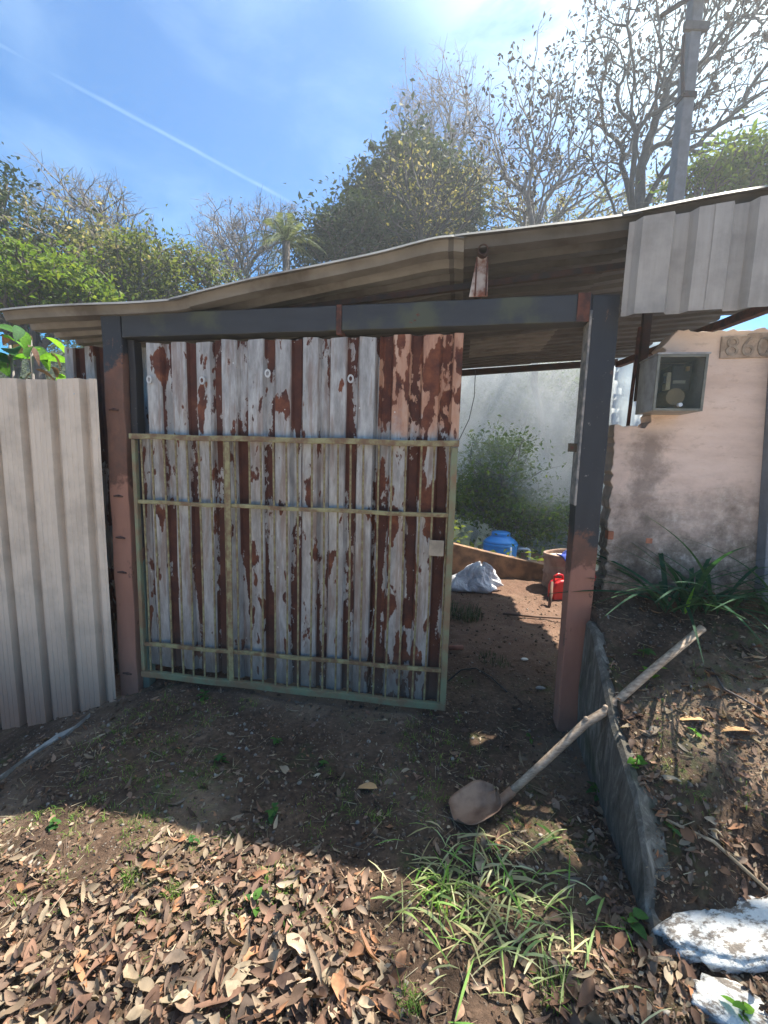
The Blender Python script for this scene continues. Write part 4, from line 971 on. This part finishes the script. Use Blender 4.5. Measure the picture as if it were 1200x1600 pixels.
tree('bare tree with hanging dark seed pods left of the utility pole', (6.8, 15), [LB(840, 190, 15, 1.8, 1.4), LB(800, 230, 15, 1.3, 1.2), LB(900, 220, 15, 1.7, 1.6), LB(860, 300, 15, 1.6, 1.0)], 420, 12, BARK_PALE, None, twigs=4, twl=.5, tr=.10, pods=POD, npod=1700, podsize=.14, tmin=.0065)
tree('big leafless tree with heavy dark limbs behind the utility pole', (10.2, 14), [LB(1060, 80, 14, 2.6, 2.2), LB(1000, 160, 14, 1.7, 1.8), LB(1150, 60, 14, 2.4, 2.4), LB(1180, 220, 14, 1.8, .8), LB(980, 60, 14, 1.2, 1.5), LB(960, 250, 14, 1.2, 1.2)], 800, 13, BARK_DARK, None, twigs=4, twl=.6, tr=.17, pods=POD, npod=3400, podsize=.15, tmin=.0065, bf=.3, trunk_h=.35)
tree('pale bare spreading tree directly above the roof left of the pole', (8.6, 19), [LB(850, 300, 19, 2.2, 1.2), LB(780, 290, 19, 1.3, 1.0), LB(900, 270, 19, 1.3, .9)], 160, 14, BARK_PALE, GREEN_OLIVE, .12, 2, .25, twigs=3, twl=.4, tr=.08, tmin=.006)
tree('sunlit yellow-green bushy tree right of the pole above the fascia', (10.5, 12), [LB(1130, 280, 12, 1.2, .6), LB(1190, 260, 12, 1.2, .7), LB(1090, 300, 12, .7, .35)], 360, 15, BARK, GREEN_BRIGHT, .15, 20, .22, twigs=1)
tree('sparse grey-olive tree low behind the roof between bare trunks', (7, 20), [LB(900, 335, 20, 2.4, .7), LB(800, 350, 20, 1.8, .8), LB(1000, 330, 20, 2.0, .7), LB(770, 290, 20, 1.0, .8)], 420, 16, BARK_PALE, GREEN_GREY, .17, 8, .35, twigs=2, twl=.5, tr=.18)
# valley trees seen through the opening
tree('pale sunlit tree in the smoke low in the gate opening', (3.8, 13.4), [LB(780, 730, 13.2, 1.1, .9), LB(735, 780, 13.2, 1.1, .8), LB(810, 800, 13.2, 1.2, .8), LB(870, 810, 13.4, 1.0, .6)], 560, 17, BARK, GREEN_BRIGHT, .14, 30, .26, twigs=1)
tree('tall smoke-veiled tree filling the right of the gate opening', (7.6, 16.6), [LB(880, 600, 16.6, 1.8, 1.5), LB(830, 640, 16.6, 1.3, 1.0), LB(930, 690, 16.6, 1.6, 1.4), LB(890, 720, 16.4, 1.4, 1.2)], 620, 18, BARK, GREEN_BRIGHT, .17, 24, .28, twigs=1)
tree('darker tree behind the smoke at the left of the gate opening', (3.6, 18.5), [LB(740, 620, 18.5, 1.8, 1.7), LB(800, 570, 18.5, 1.6, 1.4), LB(760, 690, 18.5, 1.8, 1.4)], 560, 19, BARK, GREEN_MID, .16, 22, .3, twigs=1)
tree('dim tree at the bottom of the valley behind the drum', (6.8, 15.8), [LB(880, 830, 15.8, 1.9, 1.2), LB(940, 780, 15.8, 1.5, 1.3), LB(830, 850, 15.8, 1.4, .8)], 480, 20, BARK, GREEN_MID, .15, 22, .26, twigs=1)
# tree standing off to the right whose branches reach over the ground in front of the gate
tree('leafy tree on the bank right of the frame shading the shovel', (6.9, 3.8), [((5.3, 3.6, 8.1), (1.1, .8, .6)), ((6.6, 4.3, 8.3), (1.5, 1.1, .9)), ((4.5, 3.3, 7.6), (.5, .5, .35)), ((5.9, 2.9, 7.6), (.9, .6, .5)), ((3.5, 3.0, 8.4), (1.2, .45, .3))], 140, 21, BARK, GREEN_MID, .15, 4, .26, twigs=2, twl=.3, tr=.12)
# palm
pc_ = Vector(A3(447, 378, 15)); pb = Vector((pc_.x, 15, gz(pc_.x, 15)))
pm = thing('palm_tree', 'feathery palm tree standing right of the purple-grey bare tree', 'palm tree', pb)
MB().tube([(0, 0, -.2), (.1, 0, (pc_.z - pb.z) * .5), (0, 0, pc_.z - pb.z)], [.18, .14, .12], 10).build('trunk', BARK, pm, smooth=True)
top_ = pc_ - pb
for k in range(17):
    az = k * 2.399; el = R(84 - 74 * (k / 17)); Lf = random.uniform(1.5, 1.95); rp_ = []
    d = Vector((math.cos(az) * math.cos(el), math.sin(az) * math.cos(el), math.sin(el)))
    for j in range(15):
        t = j / 14; p_ = top_ + d * Lf * t + Vector((0, 0, -1.7 * t * t * (1.1 - .4 * math.sin(el)) * Lf * .5)); rp_.append(p_)
    V = []; Q = []
    sd_ = Vector((-math.sin(az), math.cos(az), 0))
    for j in range(1, 15):
        for e in range(3):
            p_ = rp_[j - 1].lerp(rp_[j], e / 3); tn = (rp_[j] - rp_[j - 1]).normalized(); t = (j - 1 + e / 3) / 14; ll = .36 * math.sin(math.pi * (t * .85 + .12)) * random.uniform(.8, 1.1)
            for s in (-1, 1):
                o_ = (sd_ * s * .8 + tn * .55 + Vector((0, 0, -.35))).normalized(); i0 = len(V); V += [tuple(p_), tuple(p_ + o_ * ll * .5 + tn * .011), tuple(p_ + o_ * ll), tuple(p_ + o_ * ll * .5 - tn * .011)]; Q.append((i0, i0 + 1, i0 + 2, i0 + 3))
    fr = np_mesh('frond', V, Q, PALM_GREEN, pm)
    MB().tube([tuple(p_) for p_ in rp_], [.02 * (1 - j / 16) + .004 for j in range(15)], 4).build('midrib', PALM_GREEN, fr)
# undergrowth on the hill and in the valley
rs = np.random.default_rng(33); k = 42000
ux = rs.uniform(-26, 30, k); uy = 17 + 22 * rs.random(k) ** 1.1; cl_ = vn(ux, uy, .45, 9); hh = (.4 + 2.6 * cl_) * rs.random(k) ** .5
leaves('undergrowth', np.stack([ux, uy, ground(ux, uy) + hh], 1), .3, GREEN_DARK, None, rs); tag(bpy.data.objects['undergrowth'], 'mass of dark undergrowth covering the wooded slope behind the trees', 'undergrowth', kind='stuff')
k = 22000; ux = rs.uniform(-1, 14, k); uy = rs.uniform(7.5, 15, k); hh = (.1 + 1.5 * vn(ux, uy, .8, 11)) * rs.random(k) ** .5
o = leaves('valley_scrub', np.stack([ux, uy, ground(ux, uy) + hh], 1), .16, GREEN_MID, None, rs); tag(o, 'low scrub covering the valley floor behind the yard wall', 'scrub', kind='stuff')
k = 16000; ux = rs.uniform(-14, -3.4, k); uy = rs.uniform(5.4, 13, k); hh = (.2 + 2.6 * vn(ux, uy, .6, 12)) * rs.random(k) ** .5
o = leaves('left_scrub', np.stack([ux, uy, ground(ux, uy) + hh], 1), .17, GREEN_MID, None, rs); o.name = 'bushes'; tag(o, 'tangle of green bushes behind the dusty fence', 'bushes', kind='stuff')

# plants near the left fence
def leafmesh(name, L_, W_, droop, mat, seg=8, fold=.25, shape=.8, tip=1.0, curl=0):
    V = []; Q = []
    for i in range(seg + 1):
        t = i / seg; wd_ = W_ * .5 * (math.sin(math.pi * min(1, t ** shape * .98 + .01)) ** .8) * (1 if t < 1 else .05)
        x = L_ * t; z = -droop * t * t * L_ + curl * math.sin(t * 3.1) * L_
        V += [(x, -wd_, z + wd_ * fold), (x, 0, z), (x, wd_, z + wd_ * fold)]
    for i in range(seg):
        a = i * 3; Q += [(a, a + 1, a + 4, a + 3), (a + 1, a + 2, a + 5, a + 4)]
    me = bpy.data.meshes.new(name); me.from_pydata(V, [], Q); me.materials.append(mat)
    for p_ in me.polygons: p_.use_smooth = True
    return me
lm_big = leafmesh('broad_leaf', .55, .26, .35, WEED_M, 10); lm_bigb = leafmesh('broad_leaf_b', .4, .2, .5, WEED_B, 10)
lmd = leafmesh('withered_leaf', .25, .12, .6, LEAF_DRY_O, 6)
pb_ = at(20, 600, 4.3); plt = thing('broadleaf_plant', 'broad-leaved plant with withered leaves peeping over the fence at far left', 'plant', (pb_.x, 4.3, gz(pb_.x, 4.3)))
hz_ = pb_.z - gz(pb_.x, 4.3)
MB().tube([(0, 0, 0), (.05, 0, hz_ * .6), (0, 0, hz_ + .35)], [.03, .025, .012], 8).build('stem', BARK_PALE, plt, smooth=True)
MB().tube([(.1, .1, 0), (.12, .1, hz_ + .45)], [.025, .012], 8).build('stem', BARK_PALE, plt, smooth=True)
rr = random.Random(5)
for k in range(44):
    mesh_ = lm_big if k % 4 == 0 else (lm_bigb if k % 4 == 1 else lmd); o = link('leaf', mesh_, plt)
    o.location = (rr.uniform(-.25, .4), rr.uniform(-.15, .2), hz_ + rr.uniform(-.15, .5)); o.rotation_euler = (rr.uniform(-.5, .5), rr.uniform(-.5, .9), rr.uniform(0, 6.28)); o.scale = [rr.uniform(.35, .7)] * 3

# ------------------------------------------------------------------ grasses and weeds
blm = [leafmesh('blade_%d' % k, .46 + .05 * k, .017, .55 + .22 * (k % 3), BLADE_M, 12, .4, .55) for k in range(5)]
pg = F(.52, .0, .80); pg.z = gz(pg.x, pg.y)
lg = thing('long_grass_clump', 'clump of long arching dark green blades at the foot of the pink wall', 'grass clump', pg, 0, 'long grass clumps on the bank')
rr = random.Random(11)
for k in range(64):
    o = link('blade', rr.choice(blm), lg); az = rr.uniform(0, 6.28)
    o.location = (rr.uniform(-.14, .22), rr.uniform(-.06, .06), .01); el = rr.uniform(R(35), R(82)); o.rotation_euler = Euler((rr.uniform(-.4, .4), -el, az)); o.scale = [rr.uniform(.65, 1.15), rr.uniform(.9, 1.6), 1]
b2 = leafmesh('bright_blade', .16, .018, .2, WEED_B, 8, .3, .5)
o = link('bright_blade', b2, lg); o.location = (-.10, -.16, .05); o.rotation_euler = (0, R(-62), R(40)); o['label'] = 'single bright lime blade'
pg2 = F(.98, -.05, .8); pg2.z = gz(pg2.x, pg2.y)
lg2 = thing('long_grass_clump', 'second clump of long dark blades by the grey post at the right edge', 'grass clump', pg2, 0, 'long grass clumps on the bank')
for k in range(26):
    o = link('blade', rr.choice(blm), lg2); o.location = (rr.uniform(-.08, .08), rr.uniform(-.05, .05), .01); o.rotation_euler = Euler((rr.uniform(-.4, .4), -rr.uniform(R(30), R(80)), rr.uniform(0, 6.28))); o.scale = [rr.uniform(.6, 1.0), 1.2, 1]

wl = [leafmesh('weed_leaf_%d' % k, 1, .5 + .08 * k, .25 + .1 * k, WEED_M, 6, .3, .75) for k in range(3)]; wlb = [leafmesh('weed_leaf_b%d' % k, 1, .45 + .1 * k, .2 + .1 * k, WEED_B, 6, .3, .75) for k in range(3)]
def weed(px, py, y, nl, size, label, bright=False, spread=.4, name='weed_plant'):
    p_ = at(px, py, y); p_ = Vector((p_.x, p_.y, gz(p_.x, p_.y))); t = thing(name, label, 'weed', p_, 0, 'weeds sprouting from the earth'); rr = random.Random(int(px + py))
    MB().tube([(0, 0, -.01), (.004, 0, size * .8), (0, .004, size * 1.3)], [.003, .0025, .001], 5).build('stem', GREEN_MID, t)
    for k in range(nl):
        h_ = rr.uniform(.1, 1.3); az = k * 2.4 + rr.uniform(-.4, .4); o = link('leaf', rr.choice(wlb if bright else wl), t); s = size * rr.uniform(.6, 1.1)
        o.location = (rr.uniform(-spread, spread) * size * .5, rr.uniform(-spread, spread) * size * .5, h_ * size * .8); o.rotation_euler = Euler((rr.uniform(-.3, .3), -rr.uniform(-.1, .7), az)); o.scale = (s, s, s)
    return t
weed(318, 1078, 2.62, 9, .05, 'tall sprout against the gate foot near its left bar')
weed(345, 1190, 2.05, 10, .04, 'small green sprout in the shade below the second gate panel')
weed(432, 1135, 2.2, 9, .035, 'small green sprout in the shade near the gate centre')
weed(505, 1172, 2.05, 6, .03, 'tiny shaded sprout below the gate centre, right of the others')
weed(425, 1290, 1.72, 12, .04, 'leafy weed at the shadow edge in front of the gate')
weed(400, 1445, 1.32, 5, .05, 'weed with two broad dark leaves among the dry leaves')
weed(85, 1330, 1.62, 10, .035, 'low weed on the sunlit ground at the far left')
weed(300, 1350, 1.58, 7, .03, 'small weed amid dry leaves below the shadow edge')
weed(935, 1245, 1.88, 16, .055, 'dark leafy weed in deep shade left of the kerb face')
weed(990, 1225, 1.60, 7, .055, 'bright lime weed sprouting over the kerb top', True)
weed(1010, 1095, 1.95, 9, .06, 'bright lime weed on the bank just under the shovel handle', True)
weed(1000, 1065, 2.05, 8, .05, 'dark weed on the bank behind the shovel handle')
weed(990, 1420, 1.28, 6, .06, 'dark broad-leaved weed at the low end of the kerb')
weed(1160, 1580, 1.05, 5, .05, 'bright green seedling in the bottom right corner', True)
weed(1075, 1235, 1.7, 6, .03, 'pale little weed on the sunny bank slope', True)
weed(828, 1150, 2.3, 7, .03, 'small weed at the foot of the right gate post')
weed(1045, 1360, 1.42, 3, .035, 'two-leaved weed behind the large white stone')

def grass_blades(cx, cy, cnt, rad, hgt, rs, width=.004, lean=.6):
    r_ = rad * np.sqrt(rs.random(cnt)); a = rs.uniform(0, 6.283, cnt); x = cx + r_ * np.cos(a); y = cy + r_ * np.sin(a); z = ground(x, y)
    az = rs.uniform(0, 6.283, cnt); h_ = hgt * rs.uniform(.5, 1.2, cnt); ln = lean * rs.uniform(.2, 1.4, cnt) * h_
    d = np.stack([np.cos(az), np.sin(az), np.zeros(cnt)], 1); s_ = np.stack([-np.sin(az), np.cos(az), np.zeros(cnt)], 1) * width
    B_ = np.stack([x, y, z - .005], 1); M_ = B_ + d * ln[:, None] * .35 + np.array([0, 0, 1.]) * h_[:, None] * .62; T = B_ + d * ln[:, None] + np.array([0, 0, 1.]) * h_[:, None] * (.9 - .3 * lean)
    V = np.stack([B_ - s_ * .6, B_ + s_ * .6, M_ + s_ * .5, M_ - s_ * .5, T + s_ * .08, T - s_ * .08], 1)
    bs = (np.arange(cnt) * 6)[:, None]; Q = np.concatenate([bs + np.array([[0, 1, 2, 3]]), bs + np.array([[3, 2, 4, 5]])]); return V.reshape(-1, 3), Q
rs = np.random.default_rng(8)
def tuft(px, py, y, cnt, rad, hgt, label, width=.003, lean=.7, name='grass_tuft', mat=GRASS_M):
    p_ = at(px, py, y); V, Q = grass_blades(p_.x, p_.y, cnt, rad, hgt, rs, width, lean); b0 = Vector((p_.x, p_.y, gz(p_.x, p_.y))); o = np_mesh(name, V - np.array(b0), Q, mat); o.location = b0
    return tag(o, label, 'grass tuft', 'grass tufts on the ground')
tuft(205, 1415, 1.4, 60, .025, .06, 'upright pale grass tuft among dry leaves left of the middle', .002)
tuft(272, 1425, 1.38, 90, .03, .045, 'round green grass tuft right of the pale one among dry leaves', .002)
tuft(440, 1425, 1.36, 90, .05, .04, 'dull shaded grass tuft near the centre bottom', .002)
tuft(690, 1420, 1.36, 24, .05, .12, 'coarse long-bladed grass clump in the centre right foreground', .005, 1.5)
tuft(640, 1580, 1.07, 90, .04, .05, 'fine bright grass tuft at the bottom edge near the centre', .002)
tuft(230, 1310, 1.62, 110, .10, .03, 'thin sunlit grass patch at the shadow edge on the left', .0018)
tuft(870, 1560, 1.1, 60, .06, .06, 'grass tuft under the cut blades at the bottom right', .003)
tuft(720, 940, 4.2, 300, .22, .12, 'dark grass tuft beside the gate edge inside the yard', .005, mat=GREEN_DARK)
tuft(775, 1000, 3.2, 150, .12, .05, 'low dark grass tuft in the middle of the yard path', .003, mat=GREEN_DARK)
# scattered fine grass (stuff)
Vs, Qs, off = [], [], 0
for k in range(900):
    if k < 620: x = rs.uniform(-1.9, 1.0); y = rs.uniform(1.7, 2.6)
    elif k < 790: x = rs.uniform(-1.8, .4); y = rs.uniform(1.0, 1.8)
    else: x = rs.uniform(1.1, 2.2); y = rs.uniform(1.4, 2.3)
    if vn(x, y, 2.2, 21) < .45: continue
    V, Q = grass_blades(x, y, int(rs.integers(4, 16)), rs.uniform(.01, .05), rs.uniform(.014, .046), rs, .0019, 1.0); Vs.append(V); Qs.append(Q + off); off += len(V)
o = np_mesh('fine_grass', np.concatenate(Vs), np.concatenate(Qs), GRASS_M); tag(o, 'sparse fine grass sprouting over the trampled earth', 'grass', kind='stuff')
# cut grass clippings
cnt = 260; cx = rs.normal(.43, .16, cnt); cy = rs.normal(1.36, .15, cnt); m_ = (cy > .95) & (cy < 1.68); cx, cy = cx[m_], cy[m_]; cnt = len(cx); cz_ = ground(cx, cy) + rs.uniform(.006, .035, cnt)
az = rs.normal(.5, .8, cnt); Lg = rs.uniform(.05, .17, cnt); wg = rs.uniform(.0015, .0045, cnt); d = np.stack([np.cos(az), np.sin(az), rs.normal(0, .12, cnt)], 1); s_ = np.stack([-np.sin(az), np.cos(az), rs.normal(0, .5, cnt)], 1); C_ = np.stack([cx, cy, cz_], 1)
V = []
for t, ww, zz in ((-.5, .4, 0), (-.17, 1, .012), (.17, .9, .012), (.5, .15, -.004)):
    V += [C_ + d * Lg[:, None] * t + s_ * (wg * ww)[:, None] + np.array([0, 0, zz]), C_ + d * Lg[:, None] * t - s_ * (wg * ww)[:, None] + np.array([0, 0, zz])]
V = np.stack(V, 1).reshape(-1, 3); bs = (np.arange(cnt) * 8)[:, None]; Q = np.concatenate([bs + np.array([[2 * i, 2 * i + 1, 2 * i + 3, 2 * i + 2]]) for i in range(3)])
CUT_M = m_leaf('cut_grass', [(.12, .26, .05), (.28, .38, .12), (.48, .47, .27), (.08, .17, .035), (.52, .48, .32), (.18, .30, .07), (.40, .30, .18), (.36, .42, .2)], trans=.3)
tag(np_mesh('grass_clippings', V, Q, CUT_M), 'scattered cut green and straw-coloured blades left of the kerb end', 'clippings', kind='stuff')
# straw and twigs
cnt = 900; cx = rs.uniform(-1.9, 2.1, cnt); cy = .95 + 1.5 * rs.random(cnt) ** 1.3; cz_ = ground(cx, cy) + rs.uniform(.002, .02, cnt); az = rs.uniform(0, 6.28, cnt); Lg = rs.uniform(.015, .09, cnt)
d = np.stack([np.cos(az), np.sin(az), rs.normal(0, .12, cnt)], 1) * (Lg / 2)[:, None]; C_ = np.stack([cx, cy, cz_], 1)
o = seg_mesh('straw', C_ - d, C_ + d, rs.uniform(.0006, .0016, cnt), rs.uniform(.0005, .0012, cnt), 4, STRAW_M, None); tag(o, 'bits of straw and thin twigs strewn over the earth', 'straw', kind='stuff')

# ------------------------------------------------------------------ leaf litter
def dry_leaf(L_, W_, seed):
    r_ = random.Random(seed); V = []; Q = []; seg = 6; curl = r_.uniform(-.5, .9); fold = r_.uniform(.1, 1.0); tw = r_.uniform(-1.0, 1.0); sh = r_.uniform(.65, 1.1); bend = r_.uniform(-.25, .25)
    for i in range(seg + 1):
        t = i / seg; wd_ = W_ * .5 * max(.04, math.sin(math.pi * min(.985, t ** sh))) ** .8; x = L_ * (t - .5); z = curl * L_ * ((t - .5) ** 2) * 1.1; yy = bend * L_ * (t - .5) ** 2; a = tw * (t - .5)
        for s in (-1, 0, 1):
            y_ = s * wd_ * math.cos(fold * .8); z_ = abs(s) * wd_ * math.sin(fold * .8) + (r_.uniform(-1, 1) * .10 * W_)
            V.append((x, yy + y_ * math.cos(a) - z_ * math.sin(a), z + y_ * math.sin(a) + z_ * math.cos(a)))
    for i in range(seg):
        a = i * 3; Q += [(a, a + 1, a + 4, a + 3), (a + 1, a + 2, a + 5, a + 4)]
    return np.array(V), np.array(Q)
protos = [dry_leaf(L_, W_, k) for k, (L_, W_) in enumerate([(.085, .034), (.07, .03), (.10, .036), (.06, .03), (.09, .026), (.075, .038), (.11, .03), (.055, .024), (.095, .04), (.065, .022), (.12, .038), (.08, .02), (.07, .036), (.1, .018), (.06, .040), (.09, .036), (.08, .05), (.05, .034), (.1, .048), (.04, .022), (.13, .03), (.075, .046)])]
pm_ = []
for V, Q in protos:
    me = bpy.data.meshes.new('dry_leaf'); me.from_pydata(V.tolist(), [], Q.tolist()); me.materials.append(LEAF_DRY_O)
    for p_ in me.polygons: p_.use_smooth = True
    pm_.append(me)
def density(x, y):
    d = .07 + 0 * x
    left = sst(-x, -.2, .3) * (1 - sst(y + .12 * (vn(x, y, 3, 39) - .5), 1.36, 1.66)) ; d = d + 1.15 * left * sst(vn(x, y, 3.2, 31) + .4 * vn(x, y, 9, 30) + .22 * (1 - sst(y, 1.0, 1.3)), .38, .95)
    d = d + .8 * (1 - sst(y, 1.15, 1.42)) * sst(x, .2, .6)*(.2 + vn(x, y, 4, 32)) + .55 * sst(x, .72, .9) * (1 - sst(x, 1.05, 1.2)) * (1 - sst(y, 1.7, 1.95))
    d = d + .35 * (1 - sst(y, 1.6, 1.85)) * sst(vn(x, y, 3.5, 33), .5, .8)
    d = d + .7 * sst(x, .98, 1.06) * sst(vn(x, y, 4, 34), .3, .8) * (1 - .75 * sst(y, 1.5, 2.2))
    return np.clip(d, 0, 1.3)
rs = np.random.default_rng(77); cnt = 30000
lx = rs.uniform(-2.2, 2.3, cnt); ly = .85 + 2.3 * rs.random(cnt) ** 1.2; keep = rs.random(cnt) < density(lx, ly) * .8 * np.clip(1.25 - .25 * ly, .2, 1); lx, ly = lx[keep], ly[keep]
# keep the white stones and the shovel blade mostly clear
for (qx, qy, rr_) in ((1.19, 1.245, .15), (1.03, 1.075, .07), (.42, 1.74, .13)):
    m_ = (np.hypot(lx - qx, ly - qy) > rr_) | (rs.random(len(lx)) < .06); lx, ly = lx[m_], ly[m_]
lz = ground(lx, ly) - .001 + rs.random(len(lx)) ** 1.5 * .035 * np.clip(density(lx, ly), .1, 1)
dist = np.sqrt(lx ** 2 + ly ** 2 + 1.55 ** 2); order = np.argsort(dist + rs.uniform(0, .25, len(dist)))
infr = np.abs(lx / np.maximum(ly, .1)) < .9
first = [i for i in order if infr[i] and ly[i] > 1.0][:290]; fs = set(first)
rott = lambda: Euler((rs.normal(0, .38), rs.normal(0, .36), rs.uniform(0, 6.283)))
for i in first:
    o = link('dry_leaf', pm_[int(rs.integers(0, 22))], GROUND); o.location = (lx[i], ly[i], lz[i] + .008); o.rotation_euler = rott(); s = rs.uniform(.5, 1.15) if rs.random() < .85 else rs.uniform(.95, 1.3); o.scale = (s, s * rs.uniform(.7, 1.25), s)
Vs, Qs, off = [], [], 0
for i in range(len(lx)):
    if i in fs: continue
    V, Q = protos[int(rs.integers(0, 22))]; s = rs.uniform(.2, .85); M_ = np.array(rott().to_matrix()) * s
    Vs.append(V @ M_.T + np.array([lx[i], ly[i], lz[i]])); Qs.append(Q + off); off += len(V)
o = np_mesh('leaf_litter', np.concatenate(Vs), np.concatenate(Qs), LEAF_DRY_I, smooth=True); tag(o, 'thick litter of curled brown dry leaves over the foreground', 'leaf litter', kind='stuff')
print('leaves', len(lx))
# a few notable leaves
for px, py, y, nm in ((1095, 1170, 1.75, 'large tan leaf on the open bank'), (590, 1210, 1.9, 'pale long leaf in the shade'), (1170, 1150, 1.7, 'yellowish leaf at the right of the bank')):
    p_ = at(px, py, y); o = link('dry_leaf', leafmesh('tan_leaf', .10, .06, .3, simple('tan_leaf_%d' % px, (.5, .3, .14), .7), 8, .2), GROUND); o.location = (p_.x, p_.y, gz(p_.x, p_.y) + .015); o.rotation_euler = (.2, -.1, 2.9)
# crumbs: pebbles and clods
bm = bmesh.new(); bmesh.ops.create_icosphere(bm, subdivisions=1, radius=1); bv_ = np.array([v_.co[:] for v_ in bm.verts]); bf_ = np.array([[v_.index for v_ in f_.verts] for f_ in bm.faces]); bm.free()
cnt = 5200; cx = rs.uniform(-2.4, 2.3, cnt); cy = .95 + 3.6 * rs.random(cnt) ** 1.4; m_ = (vn(cx, cy, 2.7, 41) > .35) | (rs.random(cnt) < .25); cx, cy = cx[m_], cy[m_]; cnt = len(cx)
sz = .0022 + .009 * rs.random(cnt) ** 5; cz_ = ground(cx, cy) + sz * .2; jit = 1 + rs.normal(0, .22, (cnt, len(bv_), 1)); sc3 = sz[:, None] * rs.uniform(.6, 1.4, (cnt, 3))
V = bv_[None] * jit * sc3[:, None, :] + np.stack([cx, cy, cz_], 1)[:, None, :]; Q = bf_[None] + (np.arange(cnt) * len(bv_))[:, None, None]
o = np_mesh('pebbles', V.reshape(-1, 3), Q.reshape(-1, 3), STONE_M); tag(o, 'small pebbles and crumbs scattered over the earth', 'pebbles', kind='stuff')
CLOD_M = m_leaf('earth_clods', [(.06, .042, .032), (.10, .07, .05), (.14, .10, .075)], trans=0, rough=.95)
cnt = 9000; cx = rs.uniform(-2.4, 2.3, cnt); cy = .95 + 4.0 * rs.random(cnt) ** 1.5; sz = .003 + .011 * rs.random(cnt) ** 4; cz_ = ground(cx, cy); jit = 1 + rs.normal(0, .25, (cnt, len(bv_), 1)); sc3 = sz[:, None] * rs.uniform(.6, 1.4, (cnt, 3))
V = bv_[None] * jit * sc3[:, None, :] + np.stack([cx, cy, cz_], 1)[:, None, :]; Q = bf_[None] + (np.arange(cnt) * len(bv_))[:, None, None]
o = np_mesh('soil_crumbs', V.reshape(-1, 3), Q.reshape(-1, 3), CLOD_M); tag(o, 'loose crumbs of dark soil over the ground', 'soil', kind='stuff')
cnt = 24000; fx_ = rs.uniform(-2.2, 2.3, cnt); fy_ = .9 + 1.7 * rs.random(cnt) ** 1.2; m_ = rs.random(cnt) < np.clip(density(fx_, fy_) + .12, 0, 1); fx_, fy_ = fx_[m_], fy_[m_]
o = leaves('leaf_fragments', np.stack([fx_, fy_, ground(fx_, fy_) + .003 + .014 * rs.random(len(fx_))], 1), .019, LEAF_DRY_I, None, rs, .5, .6); tag(o, 'small broken fragments of dry leaves among the litter', 'leaf fragments', kind='stuff')
# thin twigs on the bank
stick([(p_.x, p_.y, gz(p_.x, p_.y) + .02) for p_ in (at(1105, 1090, 1.95), at(1125, 1125, 1.85), at(1150, 1150, 1.8), at(1185, 1178, 1.75))], [.004, .005, .005, .003], BARK, 'thin crooked twig lying on the bank near the tan leaf', 'twig', 'twig')
stick([(p_.x, p_.y, gz(p_.x, p_.y) + .02) for p_ in (at(1035, 1330, 1.45), at(1110, 1350, 1.40), at(1200, 1385, 1.33))], [.005, .006, .006], STRAW_M, 'pale dry stalk lying above the large white stone', 'twig', 'twig')

# ------------------------------------------------------------------ air: haze and smoke
def volume_mat(name, density, color=(.9, .95, 1), aniso=.35):
    m = bpy.data.materials.new(name); m.use_nodes = True; nt = m.node_tree; nt.nodes.remove(nt.nodes['Principled BSDF']); v = nt.nodes.new('ShaderNodeVolumePrincipled')
    v.inputs['Color'].default_value = (*color, 1); v.inputs['Density'].default_value = density; v.inputs['Anisotropy'].default_value = aniso; nt.links.new(v.outputs[0], nt.nodes['Material Output'].inputs['Volume']); return m, N(nt), v
hm, _, _ = volume_mat('haze_air', .003, aniso=.5)
o = MB().box((-60, -20, -12), (60, 62, 34)).build('haze', hm); tag(o, 'thin bright haze in the air over the wooded slope', 'haze', kind='stuff')
sm2, sn2, sv2 = volume_mat('smoke_air', .3, (.97, .985, 1), .3)
c = sn2.coord(); ln = sn2.new('ShaderNodeVectorMath', operation='LENGTH'); sn2.put(ln.inputs[0], c)
fo = sn2.m('SUBTRACT', 1, sn2.step(ln.outputs['Value'], .35, .98)); nz = sn2.step(sn2.noise(c, 2.6, 3, .55, .5), .42, .62)
sn2.put(sv2.inputs['Density'], sn2.m('MULTIPLY', sn2.m('MULTIPLY', fo, sn2.m('ADD', .22, nz)), 1.25))
bm = bmesh.new(); bmesh.ops.create_icosphere(bm, subdivisions=3, radius=1); me = bpy.data.meshes.new('smoke'); bm.to_mesh(me); bm.free()
o = link('smoke', me, None, sm2); o.location = (6.6, 15.35, 1.9); o.scale = (7.5, 4.6, 5.6); tag(o, 'pale bluish smoke drifting through the valley behind the gate', 'smoke', kind='stuff')
